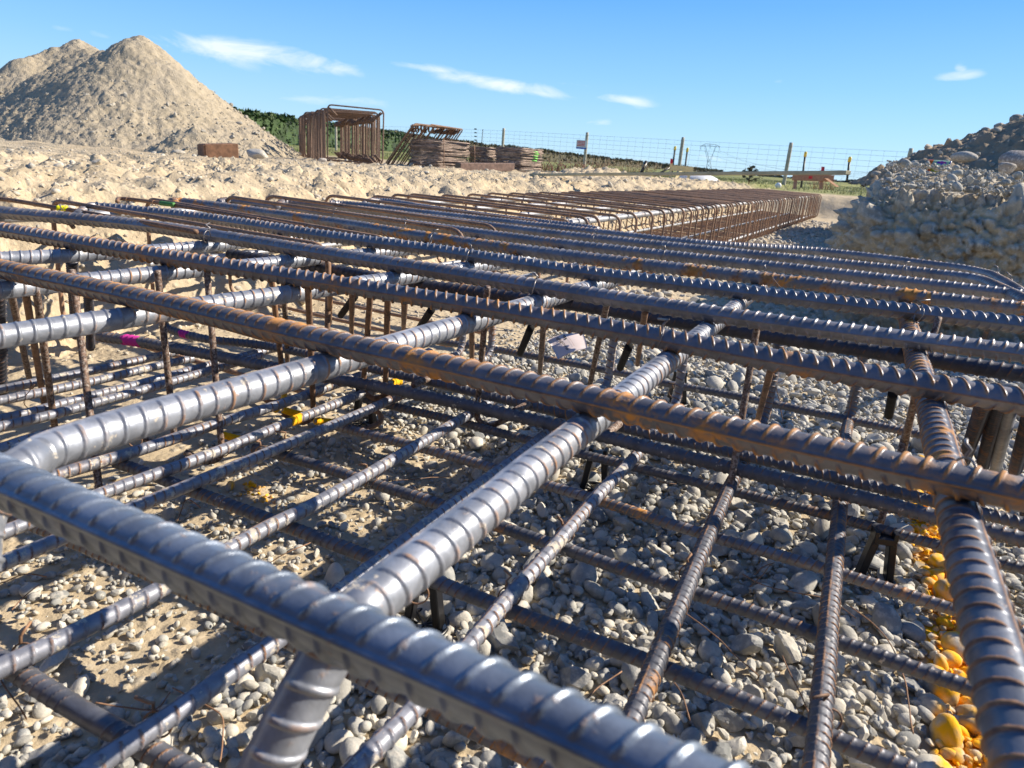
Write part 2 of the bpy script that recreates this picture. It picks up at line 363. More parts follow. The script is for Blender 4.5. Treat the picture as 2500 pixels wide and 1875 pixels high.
# ground material: cream silt with pebbles, gravel greys, far grass
def ground_mat(name, sand=(.54, .435, .285), stone=(.47, .40, .29), grass=False, bs=1., scale=1.):
    m, t, b = new_mat(name); tc = N(t, 'ShaderNodeTexCoord'); v = tc.outputs['Object'] if not grass else N(t, 'ShaderNodeNewGeometry').outputs['Position']
    n0 = noise(t, 1.3*scale, 5, .6, v); n1 = noise(t, 14*scale, 6, .65, v); n2 = noise(t, 85*scale, 6, .7, v)
    vo = N(t, 'ShaderNodeTexVoronoi'); vo.inputs['Scale'].default_value = 38*scale; t.links.new(v, vo.inputs['Vector'])
    c = mixc(t, rampv(t, n1, .35, .68), tuple(x*.86 for x in sand), tuple(x*1.1 for x in sand))
    c = mixc(t, rampv(t, n0, .45, .65, 0, .6), c, stone)
    c = mixc(t, math_node(t, 'MULTIPLY', rampv(t, vo.outputs['Distance'], .42, .30), rampv(t, n1, .46, .56)), c, mixc(t, .5, vo.outputs['Color'], (.45, .42, .37), 'MIX') if False else tuple(min(1, x*1.12) for x in stone))
    if grass:
        sp = N(t, 'ShaderNodeVectorMath', operation='DOT_PRODUCT'); t.links.new(v, sp.inputs[0]); sp.inputs[1].default_value = (cB, -sB, 0)
        sq = N(t, 'ShaderNodeVectorMath', operation='DOT_PRODUCT'); t.links.new(v, sq.inputs[0]); sq.inputs[1].default_value = (sB, cB, 0)
        ln = math_node(t, 'MULTIPLY', rampv(t, math_node(t, 'ABSOLUTE', math_node(t, 'SUBTRACT', math_node(t, 'ADD', sp.outputs['Value'], math_node(t, 'MULTIPLY', n1, .03)), .24)), .042, .030), rampv(t, sq.outputs['Value'], 1.95, 1.85))
        c = mixc(t, math_node(t, 'MULTIPLY', ln, rampv(t, n1, .40, .47)), c, (.92, .47, .005))
        se = N(t, 'ShaderNodeSeparateXYZ'); t.links.new(v, se.inputs[0])
        far = rampv(t, math_node(t, 'ADD', math_node(t, 'ADD', se.outputs[1], math_node(t, 'MULTIPLY', n0, 3.)), math_node(t, 'MULTIPLY', se.outputs[0], .25)), 17.5, 20.)
        gc = mixc(t, rampv(t, noise(t, .35, 6, .6, v), .35, .65), (.13, .16, .045), (.26, .27, .09))
        gc = mixc(t, rampv(t, noise(t, 9, 4, .6, v), .3, .7, 0, .5), gc, (.30, .27, .12))
        c = mixc(t, far, c, gc)
    t.links.new(c, b.inputs['Base Color']); b.inputs['Roughness'].default_value = .95; b.inputs['Specular IOR Level'].default_value = .2
    h = math_node(t, 'ADD', math_node(t, 'MULTIPLY', n2, .35), math_node(t, 'ADD', math_node(t, 'MULTIPLY', n1, .9), math_node(t, 'MULTIPLY', rampv(t, vo.outputs['Distance'], .5, 0.05), .5)))
    bump(t, b, h, .8*bs, .012/scale); return m
M_ground = ground_mat('silt_ground', grass=True)
M_mound = ground_mat('mound_silt', (.40, .335, .235), (.36, .31, .235), bs=1., scale=.8)
M_block = ground_mat('conglomerate', (.33, .25, .165), (.27, .225, .17), scale=2.2)
def stone_mat(name, bd=.0022, ns=60):
    m, t, b = new_mat(name); g = N(t, 'ShaderNodeNewGeometry'); v = g.outputs['Position']
    at = N(t, 'ShaderNodeAttribute'); at.attribute_name = 'scol'
    n1 = noise(t, ns, 5, .65, v); n2 = noise(t, ns*7, 4, .7, v)
    c = mixc(t, rampv(t, n1, .3, .7), mixc(t, 1., at.outputs['Color'], (.78, .78, .78), 'MULTIPLY'), at.outputs['Color'])
    c = mixc(t, rampv(t, n1, .50, .62, 0, .6), c, (.60, .56, .48))
    c = mixc(t, rampv(t, n2, .5, .75, 0, .35), c, (.16, .155, .15))
    pa = N(t, 'ShaderNodeAttribute'); pa.attribute_name = 'paint'
    c = mixc(t, pa.outputs['Alpha'], c, pa.outputs['Color'])
    t.links.new(c, b.inputs['Base Color']); b.inputs['Roughness'].default_value = .85; b.inputs['Specular IOR Level'].default_value = .3
    bump(t, b, math_node(t, 'ADD', n1, math_node(t, 'MULTIPLY', n2, .5)), .6, bd); return m
M_stone = stone_mat('river_stone'); M_cong = stone_mat('conglomerate_face', .014, 34)
YEL = (.90, .46, .0); YEL2 = (.92, .47, .005); MAG = (.55, .03, .28); GRN = (.12, .42, .08)

# ------------------------------------------------------------------ terrain
def sstep(x, a, b): t = np.clip((x-a)/(b-a), 0, 1); return t*t*(3-2*t)
def height(a, b, detail=True):
    p2 = np.stack([a, b, np.zeros_like(a)], 1)
    w = fbm(p2*.9, 3, 5)*.12+fbm(p2*3.5, 3, 9)*.06
    aa = a+w
    # left bank
    z = .385*sstep(-aa, 2.12, 2.62)+.085*sstep(-aa, 2.5, 2.95)-.09*sstep(-aa, 3.6, 8.5)
    # end wall of the long trench, wall behind the camera and on the far right
    plate = np.full_like(z, .39)
    z = np.maximum(z, plate*sstep(b+w, 14.2, 15.2))
    z = np.maximum(z, .40*sstep(-(b+w), 1.3, 1.8)); z = np.maximum(z, .40*sstep(a+w*.5, 3.6, 4.2))
    # ground under the spoil block on the right
    z = np.maximum(z, .62*sstep(aa, 1.1, 1.5)*sstep(b, 4.0, 4.4)*sstep(-b, -13.5, -12.))
    z = np.where((b > 12) & (a > 0), np.maximum(z, .39), z)
    if detail:
        near = sstep(-b, -22, -16)
        bank = sstep(-aa, 1.9, 2.3)
        d1, v1 = domes(p2*np.array([1, 1, 1])+np.stack([z*0, z*0, z], 1), .13, .22, 3)
        d2, v2 = domes(p2+np.stack([z*0, z*0, z], 1), .055, .6, 13)
        rough = fbm(p2*8, 4, 21)*.028+fbm(p2*30, 3, 31)*.012
        z = z+near*(bank*(d1*.16*.45+d2*.05*.7+rough*2.2+domes(p2+np.stack([z*0, z*0, z], 1), .028, .7, 15)[0]*.02)-bank*np.exp(-np.abs(fbm(p2*9+np.stack([z*9, z*0, z*9], 1), 3, 71))*13)*.038+(1-bank)*(d2*.014+rough*.42))
        hump = np.exp(-(((a+3.35)/.45)**2+((b-8.9)/.8)**2))*.14+np.exp(-(((a+2.9)/.3)**2+((b-3.2)/.5)**2))*.03; z = z+hump
        notch = np.exp(-((b-10.9+(a+2.6)*.3)/.10)**2)*sstep(-aa, 2.3, 2.6)*sstep(aa, -3.6, -3.); z = z-notch*.2
    return z
def axis(segs):
    out = []
    for a, b, d in segs: out += list(np.arange(a, b, d))
    return np.array(out+[segs[-1][1]])
def grow(s, e, d0, k):
    o = []; x = s; d = d0
    while x < e: o.append(x); x += d; d *= k
    return o+[e]
av = np.array([-x for x in grow(4.2, 900, .035, 1.07)][::-1]+list(np.arange(-4.18, -1.9, .021))+list(np.arange(-1.9, 1.4, .03))+grow(1.4, 900, .05, 1.13))
bv = np.array([-x for x in grow(.4, 60, .06, 1.2)][::-1]+list(np.arange(-.36, 4.2, .024))+list(np.arange(4.2, 9, .036))+list(np.arange(9, 16.5, .055))+grow(16.5, 6000, .15, 1.13))
GA, GB = np.meshgrid(av, bv, indexing='ij'); ga, gb = GA.ravel(), GB.ravel()
gz = height(ga, gb); V = ga[:, None]*AD+gb[:, None]*BD+gz[:, None]*ZD
na, nb = len(av), len(bv); i = np.arange(na-1)[:, None]*nb; j = np.arange(nb-1)[None, :]
F = np.stack([i+j, i+nb+j, i+nb+j+1, i+j+1], -1).reshape(-1, 4)
kind(mesh_np('ground', V, F, M_ground, center=False), 'structure')

def to_ab(p): return float(p@AD), float(p@BD)
def zfloor(a, b): return height(np.atleast_1d(np.array(a, float)), np.atleast_1d(np.array(b, float)), False)


# conglomerate face of the right-hand trench corner
def build_block():
    path = resample([AB(4.0, 3.62), AB(2.4, 3.58), AB(1.0, 3.60), AB(.30, 3.62), AB(.02, 3.70), AB(-.12, 3.9), AB(-.10, 4.3), AB(.0, 5.2), AB(.1, 6.5)], .0105)[0]
    # profile: up the face then back over the top (offset inward, z)
    prof = np.array([(-.08, -.03), (-.02, .05), (.0, .2), (-.03, .36), (-.02, .5), (.0, .55), (.05, .62), (.12, .645), (.25, .665), (.4, .685), (.7, .69), (1.1, .70), (1.6, .70), (2.0, .68)])
    pr = resample(np.stack([prof[:, 0], prof[:, 1]*1, prof[:, 0]*0], 1), .0105)[0]
    T = np.gradient(path, axis=0); T /= np.linalg.norm(T, axis=1)[:, None]; inn = np.stack([T[:, 1], -T[:, 0], T[:, 2]*0], 1)
    # inward side: towards +b for the first part
    if inn[0]@BD < 0: inn = -inn
    V = path[:, None, :]+inn[:, None, :]*pr[None, :, 0:1]+ZD*pr[None, :, 1:2]
    m, n = V.shape[:2]; V = V.reshape(-1, 3)
    # normals
    G = V.reshape(m, n, 3); du = np.gradient(G, axis=0); dv = np.gradient(G, axis=1); nn = np.cross(du, dv).reshape(-1, 3); nn /= np.linalg.norm(nn, axis=1)[:, None]+1e-9
    mid = nn.reshape(m, n, 3)[m//4, n-5]
    if mid[2] < 0: nn = -nn
    d1, v1 = domes(V, .13, .55, 41); d2, v2 = domes(V, .055, .8, 47); d3, v3 = domes(V, .026, .9, 53)
    crev = np.abs(fbm(V*9, 3, 61))
    crev2 = np.abs(fbm(V*np.array([16, 16, 22]), 3, 63)); disp = d1*.13*1.1+d2*.055*1.6+d3*.026*1.7+fbm(V*3, 3, 57)*.07-np.exp(-crev*18)*.03-np.exp(-crev2*14)*.018+fbm(V*45, 2, 65)*.008
    disp = disp*np.where(V[:, 2] > .64, .38, 1.25)+.06*sstep(-(V@AD), -.9, -.1)*sstep(V@BD, 3.85, 4.2)*(V[:, 2] > .64)
    V = V+nn*disp[:, None]*np.array([1, 1, 1])
    i = np.arange(m-1)[:, None]*n; j = np.arange(n-1)[None, :]
    F = np.stack([i+j, i+n+j, i+n+j+1, i+j+1], -1).reshape(-1, 4)
    c = np.ones((len(V), 4)); base = np.array([.58, .46, .29])*(1+.25*fbm(V*4, 3, 66))[:, None]
    for d, v, th in ((d3, v3, .12), (d2, v2, .1), (d1, v1, .08)):
        w = sstep(d, th*.3, th)[:, None]; sc = np.stack([.38+.26*((v*7.3) % 1), .35+.23*((v*7.3) % 1), .29+.17*((v*7.3) % 1)], 1); base = base*(1-w)+sc*w
    c[:, :3] = base
    return kind(mesh_np('trench_bank', V, F, M_cong, None, True, {'scol': ('POINT', c), 'paint': ('POINT', np.zeros((len(V), 4)))}, center=False), 'structure')
build_block()

def build_shade_bank():        # unseen dark bank added behind the camera to darken reflections on near bars
    a = np.arange(-3.6, 4.2, .05); b = np.arange(-2.6, -.30, .04); A2, B2 = np.meshgrid(a, b, indexing='ij'); x, y = A2.ravel(), B2.ravel()
    p = np.stack([x, y, x*0], 1); z = -.02+1.45*sstep(-(y+fbm(p*1.5, 3, 8)*.12), .34, 1.15)*sstep(y, -2.6, -1.7)*sstep(x, -3.6, -2.6)*sstep(-x, -4.2, -3.2)+fbm(p*6, 4, 12)*.05
    V = x[:, None]*AD+y[:, None]*BD+z[:, None]*ZD; m, n = A2.shape
    i = np.arange(m-1)[:, None]*n; j = np.arange(n-1)[None, :]; F = np.stack([i+j, i+n+j, i+n+j+1, i+j+1], -1).reshape(-1, 4)
    kind(mesh_np('added_shade_bank', V, F, simple('shade_bank_dark', (.05, .036, .024), .95, 0, .3, 12, .6, .01), center=False), 'structure')
build_shade_bank()
def cone_field(name, x0, x1, y0, y1, step, peaks, slope, base, mat, label, dome, seed, rgh):
    xs = np.arange(x0, x1, step); ys = np.arange(y0, y1, step); X, Y = np.meshgrid(xs, ys, indexing='ij'); x, y = X.ravel(), Y.ravel()
    p = np.stack([x, y, x*0], 1); z = np.full(len(x), -5.)
    for px, py, pz, sl in peaks:
        r = np.hypot(x-px, y-py); ang = np.arctan2(y-py, x-px)
        z = np.maximum(z, pz-sl*np.sqrt(r*r+.012)-.05*np.sin(ang*5+px)*r*.25)
    z = z+fbm(p*1.1, 4, seed)*.16+fbm(p*5, 3, seed+5)*.035
    q = np.stack([x, y, z], 1)
    lo = sstep(-z, -(base+1.6), -base)
    for sc, dn, amt in dome:
        d, v = domes(q, sc, dn, seed+int(sc*1000)); z = z+d*sc*amt*(.45+.55*lo)
    z = z+fbm(p*np.array([22, 22, 1]), 3, seed+9)*rgh
    V = np.stack([x, y, z], 1); m, n = X.shape
    i = np.arange(m-1)[:, None]*n; j = np.arange(n-1)[None, :]; F = np.stack([i+j, i+n+j, i+n+j+1, i+j+1], -1).reshape(-1, 4)
    keep = (z[F] > (base-.22 if base < .6 else base-.03)).any(1); F = F[keep]
    used = np.unique(F); mp = np.full(len(V), -1); mp[used] = np.arange(len(used))
    o = mesh_np(name, V[used], mp[F], mat); return tag(o, label, 'spoil heap'), (xs, ys, z.reshape(m, n))
def pk(x, y, d, sl): q = PD(x, y, d); return (q[0], q[1], q[2]+.03, sl)
mound, MF = cone_field('gravel_mound', -14, -2.4, 7.8, 18, .024, [pk(345, 80, 12.2, .74), pk(292, 104, 12.7, .74), pk(252, 112, 13.2, .74), pk(222, 104, 13.7, .74), pk(140, 108, 14.0, .72), pk(190, 92, 14.2, .72), pk(75, 140, 13.6, .7), pk(-120, 200, 13, .68), pk(480, 330, 9.4, .45)], .7, .40, M_mound,
    'tall pale gravel and silt mound with two peaks on the left bank', [(.15, .25, .35), (.07, .6, .8), (.045, .85, 1.1)], 70, .034)
heap, HF = cone_field('spoil_heap', 2.2, 10, 5.2, 11.5, .022, [(6.35, 8.2, 1.95, .52), (7.6, 7.9, 2.2, .5)], .5, .70, M_block,
    'brown heap of soil and cobbles rising behind the drinks can on the right', [(.30, .5, .75), (.13, .6, .8), (.05, .7, .8)], 90, .03)

# ------------------------------------------------------------------ stones
def ico(sub):
    import bmesh
    bm = bmesh.new(); bmesh.ops.create_icosphere(bm, subdivisions=sub, radius=1); bm.verts.ensure_lookup_table()
    V = np.array([v.co[:] for v in bm.verts]); F = np.array([[v.index for v in f.verts] for f in bm.faces]); bm.free(); return V, F
ICO = {s: ico(s) for s in (1, 2, 3)}
def proto(sub, k, angular):
    V, F = ICO[sub]; V = V.copy(); r = np.random.default_rng(k)
    if angular:
        for q in range(r.integers(7, 12)):
            n = r.normal(size=3); n /= np.linalg.norm(n); d = r.uniform(.42, .75); s = V@n; m = s > d; V[m] -= np.outer((s[m]-d)*.99, n)
    V *= (1+.16*fbm(V*1.1+k*3.1, 2, k))[:, None]; V *= (1+(.05 if angular else .02)*vnoise(V*3.3+k, k))[:, None]
    V *= np.array([1, r.uniform(.62, .9), r.uniform(.42, .68)])
    return V
PROTO = {s: [proto(s, 100+k, k % 2 == 0) for k in range(14)] for s in (1, 2, 3)}
def rots(n, tilt=.5):
    a = rng.uniform(0, 2*PI, n); b = rng.normal(0, tilt, n); c = rng.normal(0, tilt, n); R = np.zeros((n, 3, 3))
    ca, sa, cb, sb, cc, sc = np.cos(a), np.sin(a), np.cos(b), np.sin(b), np.cos(c), np.sin(c)
    Rz = np.zeros((n, 3, 3)); Rz[:, 0, 0] = ca; Rz[:, 0, 1] = -sa; Rz[:, 1, 0] = sa; Rz[:, 1, 1] = ca; Rz[:, 2, 2] = 1
    Ry = np.zeros((n, 3, 3)); Ry[:, 0, 0] = cb; Ry[:, 0, 2] = sb; Ry[:, 2, 0] = -sb; Ry[:, 2, 2] = cb; Ry[:, 1, 1] = 1
    Rx = np.zeros((n, 3, 3)); Rx[:, 1, 1] = cc; Rx[:, 1, 2] = -sc; Rx[:, 2, 1] = sc; Rx[:, 2, 2] = cc; Rx[:, 0, 0] = 1
    return Ry@Rx@Rz if False else Rx@Ry@Rz
def stone_mesh(name, pos, size, sub, cols, paintf=None, mat=None, tilt=.45):
    Vs, Fs, Cs, FL = [], [], [], []; off = 0; n = len(pos); R = rots(n, tilt); which = rng.integers(0, 14, n)
    for k in range(14):
        for s in np.unique(sub):
            idx = np.where((which == k) & (sub == s))[0]
            if len(idx) == 0: continue
            B = PROTO[s][k]; F = ICO[s][1]
            W = np.einsum('nij,vj->nvi', R[idx], B)*size[idx][:, None, None]+pos[idx][:, None, :]
            Fs.append((F[None]+(off+np.arange(len(idx))*len(B))[:, None, None]).reshape(-1, 3)); off += len(idx)*len(B)
            FL.append(np.full(len(idx)*len(F), k % 2 == 1)); Vs.append(W.reshape(-1, 3)); Cs.append(np.repeat(cols[idx], len(B), 0))
    V = np.vstack(Vs); F = np.vstack(Fs); c = np.ones((len(V), 4)); c[:, :3] = np.vstack(Cs)
    pa = np.zeros((len(V), 4))
    if paintf is not None: pa = paintf(V)
    o = mesh_np(name, V, F, mat or M_stone, None, True, {'scol': ('POINT', c), 'paint': ('POINT', pa)}, center=False)
    fl = np.concatenate(FL)
    if len(fl) == len(o.data.polygons): o.data.polygons.foreach_set('use_smooth', fl)
    return o
NEXTRA = 34000
def stone_cols(n):
    base = np.array([[.47, .47, .45], [.56, .545, .50], [.36, .375, .38], [.64, .61, .54], [.52, .505, .46], [.27, .285, .295]])
    c = base[rng.choice(6, n, p=[.26, .24, .16, .14, .12, .08])]; return c*np.array([1., .97, .90])*rng.uniform(.8, 1.25, (n, 1))
def paint_line(V):
    a, b = V@AD, V@BD; n = fbm(V*14, 3, 77)
    pa = np.zeros((len(V), 4)); pa[:, :3] = YEL2
    d = np.abs(a-.225-.012*np.sin(b*7)+n*.014); m1 = sstep(-d, -.044, -.034)*(b > .45)*(b < 1.9)*(n > -.62)
    f = to_ab(P(615, 1175, .63)); m2 = sstep(-(((a-f[0])/.07)**2+((b-f[1])/.03)**2)+n*.8, -1., -.8)
    f = to_ab(P(462, 1098, .62)); m3 = sstep(-(((a-f[0])/.03)**2+((b-f[1])/.02)**2), -1., -.8)
    sp = fbm(V*95, 3, 78); pa[:, 3] = np.clip(m1+m2+m3, 0, 1)*np.clip(.78+sp*1.6, 0, 1); return pa
def scatter_floor():
    # size classes, large first; grid rejection
    pts = []; cell = {}
    def ok(x, y, r):
        ci, cj = int(x/.05), int(y/.05)
        for i_ in range(ci-1, ci+2):
            for j_ in range(cj-1, cj+2):
                for (qx, qy, qr) in cell.get((i_, j_), ()):
                    if (qx-x)**2+(qy-y)**2 < (.80*(qr+r))**2: return False
        return True
    R_py = random.Random(3)
    for rad, tries in [(.034, 90), (.026, 1100), (.020, 3200), (.0145, 14000), (.0098, 30000), (.0066, 26000)]:
        for _ in range(tries):
            a = R_py.uniform(-1.25, 1.25); b = R_py.uniform(.12, 3.35)
            if b > 2.0 and rad < .011 and R_py.random() < .5: continue
            sandy = math.exp(-(((a+.95)/.36)**2+((b-.93)/.42)**2))+(1 if a < -1.05 and b > .5 else 0)+math.exp(-(((a+.86)/.22)**2+((b-.42)/.14)**2))
            # fewer big stones in the silty patches
            if sandy > .42 and R_py.random() < (.99 if rad > .018 else .93 if rad > .012 else .72 if rad > .008 else .4): continue
            if a < -.8 and rad > .02 and b > .5: continue
            r = rad*R_py.uniform(.8, 1.2)
            if ok(a, b, r*.82): cell.setdefault((int(a/.05), int(b/.05)), []).append((a, b, r*.82)); pts.append((a, b, r))
    ea, eb = rng.uniform(-1.1, 1.25, NEXTRA), .12+3.1*rng.uniform(0, 1, NEXTRA)**1.3; er = rng.uniform(.0035, .0115, NEXTRA)
    sa = np.exp(-(((ea+.95)/.36)**2+((eb-.93)/.42)**2))+np.exp(-(((ea+.86)/.22)**2+((eb-.42)/.14)**2)); kp = (rng.uniform(0, 1, NEXTRA) > (sa > .4)*.45)
    ea, eb, er = ea[kp], eb[kp], er[kp]; er = np.where(sa[kp] > .4, er*.6, er); NX = len(ea)
    p = np.vstack([np.array(pts), np.stack([ea, eb, er], 1)]); n = len(p); z0 = height(p[:, 0], p[:, 1], True)
    pos = p[:, 0:1]*AD+p[:, 1:2]*BD; pos[:, 2] = z0+p[:, 2]*rng.uniform(.15, .5, n)+np.where(np.arange(n) >= n-NX, rng.uniform(0, .008, n), 0)
    dist = np.hypot(pos[:, 0], pos[:, 1]); px = p[:, 2]*695/np.maximum(np.sqrt(dist**2+.4), .3)
    sub = np.where(px > 11, 3, np.where(px > 4, 2, 1))
    o = stone_mesh('gravel', pos, p[:, 2], sub, stone_cols(n), paint_line, tilt=.5); kind(o, 'stuff'); print('stones', n)
scatter_floor()
def scatter_strip():
    # smaller loose stones: far trench floor, left floor, bank top and face, mound foot
    n = 9000; a = rng.uniform(-4.0, -1.3, n); b = rng.uniform(.3, 15, n)**1.0; b = .3+15*rng.uniform(0, 1, n)**1.6
    r = rng.choice([.006, .009, .014, .024, .04], n, p=[.50, .30, .15, .04, .01])*rng.uniform(.7, 1.3, n)
    keep = ~((a > -2.1) & (r > .02)); a, b, r = a[keep], b[keep], r[keep]
    a2 = rng.uniform(-1.3, .1, 2600); b2 = rng.uniform(3.3, 13, 2600); r2 = rng.uniform(.015, .04, 2600)
    a3 = rng.uniform(-9, -4, 2600); b3 = rng.uniform(0, 16, 2600); r3 = rng.choice([.012, .022, .045], 2600, p=[.7, .27, .03])*rng.uniform(.7, 1.3, 2600)
    A_, B_, R3 = np.concatenate([a, a2, a3]), np.concatenate([b, b2, b3]), np.concatenate([r, r2, r3])
    z = height(A_, B_, True); pos = A_[:, None]*AD+B_[:, None]*BD; pos[:, 2] = z+R3*.1
    n = len(A_); cols = stone_cols(n)*.35+np.array([.60, .52, .39])*.62*rng.uniform(.9, 1.15, (n, 1))
    o = stone_mesh('bank_gravel', pos, R3, np.where(R3 > .028, 2, 1), cols); kind(o, 'stuff')
    # on the heaps
    for nm, (xs, ys, Z), n, base, sizes, pr, tint in (('mound_gravel', MF, 22000, .42, [.014, .024, .042, .07], [.45, .35, .17, .03], (.33, .29, .22)), ('heap_cobbles', HF, 5200, .72, [.012, .025, .05, .10], [.42, .33, .19, .06], (.38, .30, .20))):
        x = rng.uniform(xs[0], xs[-1], n); y = rng.uniform(ys[0], ys[-1], n)
        ii = np.clip(((x-xs[0])/(xs[1]-xs[0])).astype(int), 0, len(xs)-1); jj = np.clip(((y-ys[0])/(ys[1]-ys[0])).astype(int), 0, len(ys)-1); z = Z[ii, jj]
        k = (z > base)
        if nm == 'mound_gravel': k &= rng.uniform(0, 1, n) < (.12+.88*sstep(-z, -1.6, -.5))
        x, y, z = x[k], y[k], z[k]; r = rng.choice(sizes, len(x), p=pr)*rng.uniform(.7, 1.25, len(x))
        cols = stone_cols(len(x))*.35+np.array(tint)*.6*rng.uniform(.85, 1.2, (len(x), 1))
        kind(stone_mesh(nm, np.stack([x, y, z+r*.1], 1), r*.75, np.where(r > .05, 2, 1), cols, tilt=.7), 'stuff')
    # crumbs on the trench corner
    n = 6500; a = rng.uniform(-.05, 3.2, n); b = 3.66+rng.uniform(0, 1, n)**1.5*1.6; r = rng.choice([.005, .009, .014, .022], n, p=[.35, .35, .22, .08])*rng.uniform(.7, 1.3, n)
    zt = .655+.05*sstep(b, 3.70, 4.0)+.008
    pos = a[:, None]*AD+b[:, None]*BD; pos[:, 2] = zt+r*.3+.008*rng.normal(size=n)
    pos[:, 2] += .05*sstep(-a, -.9, -.1)*sstep(b, 3.8, 4.2)
    cc = PD(2290, 407, 3.72); kp = ~(np.hypot(pos[:, 0]-cc[0], pos[:, 1]-cc[1]) < .085); pos, r = pos[kp], r[kp]; n = len(r)
    kind(stone_mesh('bank_top_gravel', pos, r, np.where(r > .02, 2, 1), stone_cols(n)*.75+np.array([.06, .05, .03]), tilt=.7), 'stuff')
scatter_strip()
def cobble(x, y, dep, r, sub, col, label, k, flat=1., h=None):
    q = PD(x, y, dep) if h is None else P(x, y, h)
    V = PROTO[3][k].copy()*np.array([1, 1.05, flat]); ang = k*.7; Rz = np.array([[math.cos(ang), -math.sin(ang), 0], [math.sin(ang), math.cos(ang), 0], [0, 0, 1]])
    V = V@Rz.T*r+q; c = np.ones((len(V), 4)); c[:, :3] = col
    o = mesh_np('cobble', V, ICO[3][1], M_stone, None, True, {'scol': ('POINT', c), 'paint': ('POINT', np.zeros((len(V), 4)))})
    return tag(o, label, 'stone')
CR = (.50, .45, .36)
cobble(624, 381, 9.3, .17, 3, (.55, .51, .43), 'large white rounded boulder right of the short timber block below the mound', 4, 1.25)
cobble(438, 373, 9.0, .10, 3, CR, 'flat pale boulder just left of the short timber block', 7, .7)
cobble(398, 415, 5.2, .10, 3, CR, 'oval cream cobble on the crest of the left bank below the mound', 2, 1.1)
cobble(220, 440, 4.5, .05, 3, CR, 'cobble stuck in the left bank face under the mound', 5)
cobble(457, 455, 4.4, .045, 3, CR, 'small brown cobble low in the left bank face', 8)
cobble(785, 392, 9.6, .085, 3, (.50, .45, .40), 'smooth cobble at the foot of the standing stirrup row', 10)
cobble(860, 437, 5.8, .055, 3, CR, 'round cobble set in the bank face below the standing stirrups', 1)
cobble(967, 433, 6.0, .06, 3, CR, 'upper cobble beside the dark hollow in the bank face', 11)
cobble(948, 455, 5.6, .065, 3, (.47, .41, .32), 'lower cobble beside the dark hollow in the bank face', 12)
cobble(2232, 415, 3.85, .035, 3, (.30, .31, .33), 'flat grey stone just left of the orange end of the can', 4, .8)
cobble(2455, 412, 4.6, .10, 3, (.33, .30, .27), 'wide brown boulder at the foot of the spoil heap near the right edge', 6, .8)
cobble(2482, 392, 5.2, .12, 3, (.30, .27, .25), 'dark brown boulder behind the wide one at the right edge', 9, .9)
cobble(2352, 383, 6.2, .11, 3, (.42, .39, .34), 'pale oval boulder on the spoil heap above the can', 3, .9)

# ------------------------------------------------------------------ reinforcement
def S(*pts): return [P(x, y, h) for x, y, h in pts]
ORD = ['first', 'second', 'third', 'fourth', 'fifth', 'sixth', 'seventh', 'eighth', 'ninth', 'tenth', 'eleventh', 'twelfth', 'thirteenth']
gA = 'thick upper bars running left to right'
hA = .238
# upper layer, nearest first
A = [
 ([(-260, 1056), (0, 1172), (407, 1350), (800, 1524), (1267, 1728), (1687, 1922), (2050, 2085)], .0155, M_near, 1., 1.92, .60, 'blurred blue steel bar crossing the bottom left foreground, nearest the lens'),
 ([(-200, 612), (0, 656), (362, 733), (700, 811), (1050, 889), (1400, 967), (1700, 1036), (2127, 1130), (2500, 1208), (2700, 1250)], .0148, M_topr, 1., 1.62, .62, 'second thick bar from the lens, with orange rusted ribs'),
 ([(-200, 526), (0, 560), (362, 621), (800, 690), (1400, 788), (1897, 880), (2500, 982), (2700, 1016)], .0155, M_topr, -1.1, 1.62, .62, 'third thick bar from the lens, sharp sawtooth ribs with orange edges'),
 ([(-200, 493), (0, 518), (362, 552), (800, 620), (1400, 714), (1897, 789), (2500, 863), (2700, 890)], .0152, M_top, 1., 1.6, .62, 'fourth thick bar from the lens, dark with light ribs'),
 ([(195, 528), (215, 512), (260, 508), (500, 533), (800, 577), (1062, 611), (1400, 662), (1897, 723), (2500, 794), (2700, 817)], .0155, M_top, -1.1, 1.6, .62, 'fifth bar from the lens, blue grey, starting with a bend near the left'),
 ([(427, 502), (455, 495), (800, 541), (1062, 582), (1400, 626), (1897, 684), (2500, 754), (2700, 778)], .0155, M_patch, 1., 1.6, .62, 'sixth bar from the lens with orange rust on its shaded side'),
 ([(535, 496), (570, 492), (700, 509), (1062, 556), (1400, 599), (1897, 652), (2500, 722), (2700, 745)], .0150, M_top, 1., 1.6, .60, 'seventh bar from the lens, dark with pale ribs'),
 ([(675, 508), (690, 496), (720, 496), (840, 508), (1050, 534), (1400, 577), (1897, 628), (2250, 665), (2380, 683), (2440, 706), (2500, 735)], .0148, M_top, 1., 1.6, .60, 'eighth bar from the lens with light blue ribs, bent at both ends'),
 ([(805, 497), (860, 500), (1050, 522), (1400, 561), (1700, 594), (2000, 614), (2300, 650), (2400, 668), (2440, 684), (2490, 715)], .0138, M_top, 1., 1.6, .60, 'ninth bar from the lens, bending down beside the tenth at the right'),
 ([(889, 499), (910, 490), (960, 493), (1050, 508), (1200, 528), (1400, 552), (1460, 561)], .0125, M_top, -1.1, 1.6, .60, 'thin farthest blue bar of the upper layer, in front of the rusty cage'),
]
for k, (pp, r, m, sl, tu, pi_, lab) in enumerate(A):
    pl = ((.55, .61),) if k == 7 else ((1.0, 1.045),) if k == 3 else ()
    ribbed('deformed_bar', S(*[(x, y, hA-(.016-r)) for x, y in pp]), r, m, lab, group=gA, slant=sl, turn=tu, pitch=pi_, nth=64 if k < 2 else 40 if k < 5 else 26, per=22 if k < 2 else 18 if k < 5 else 12, plain=pl, style=0, h=(.07, .085, .10, .085, .10)[k] if k < 5 else .09, maxr=2600, paint=())
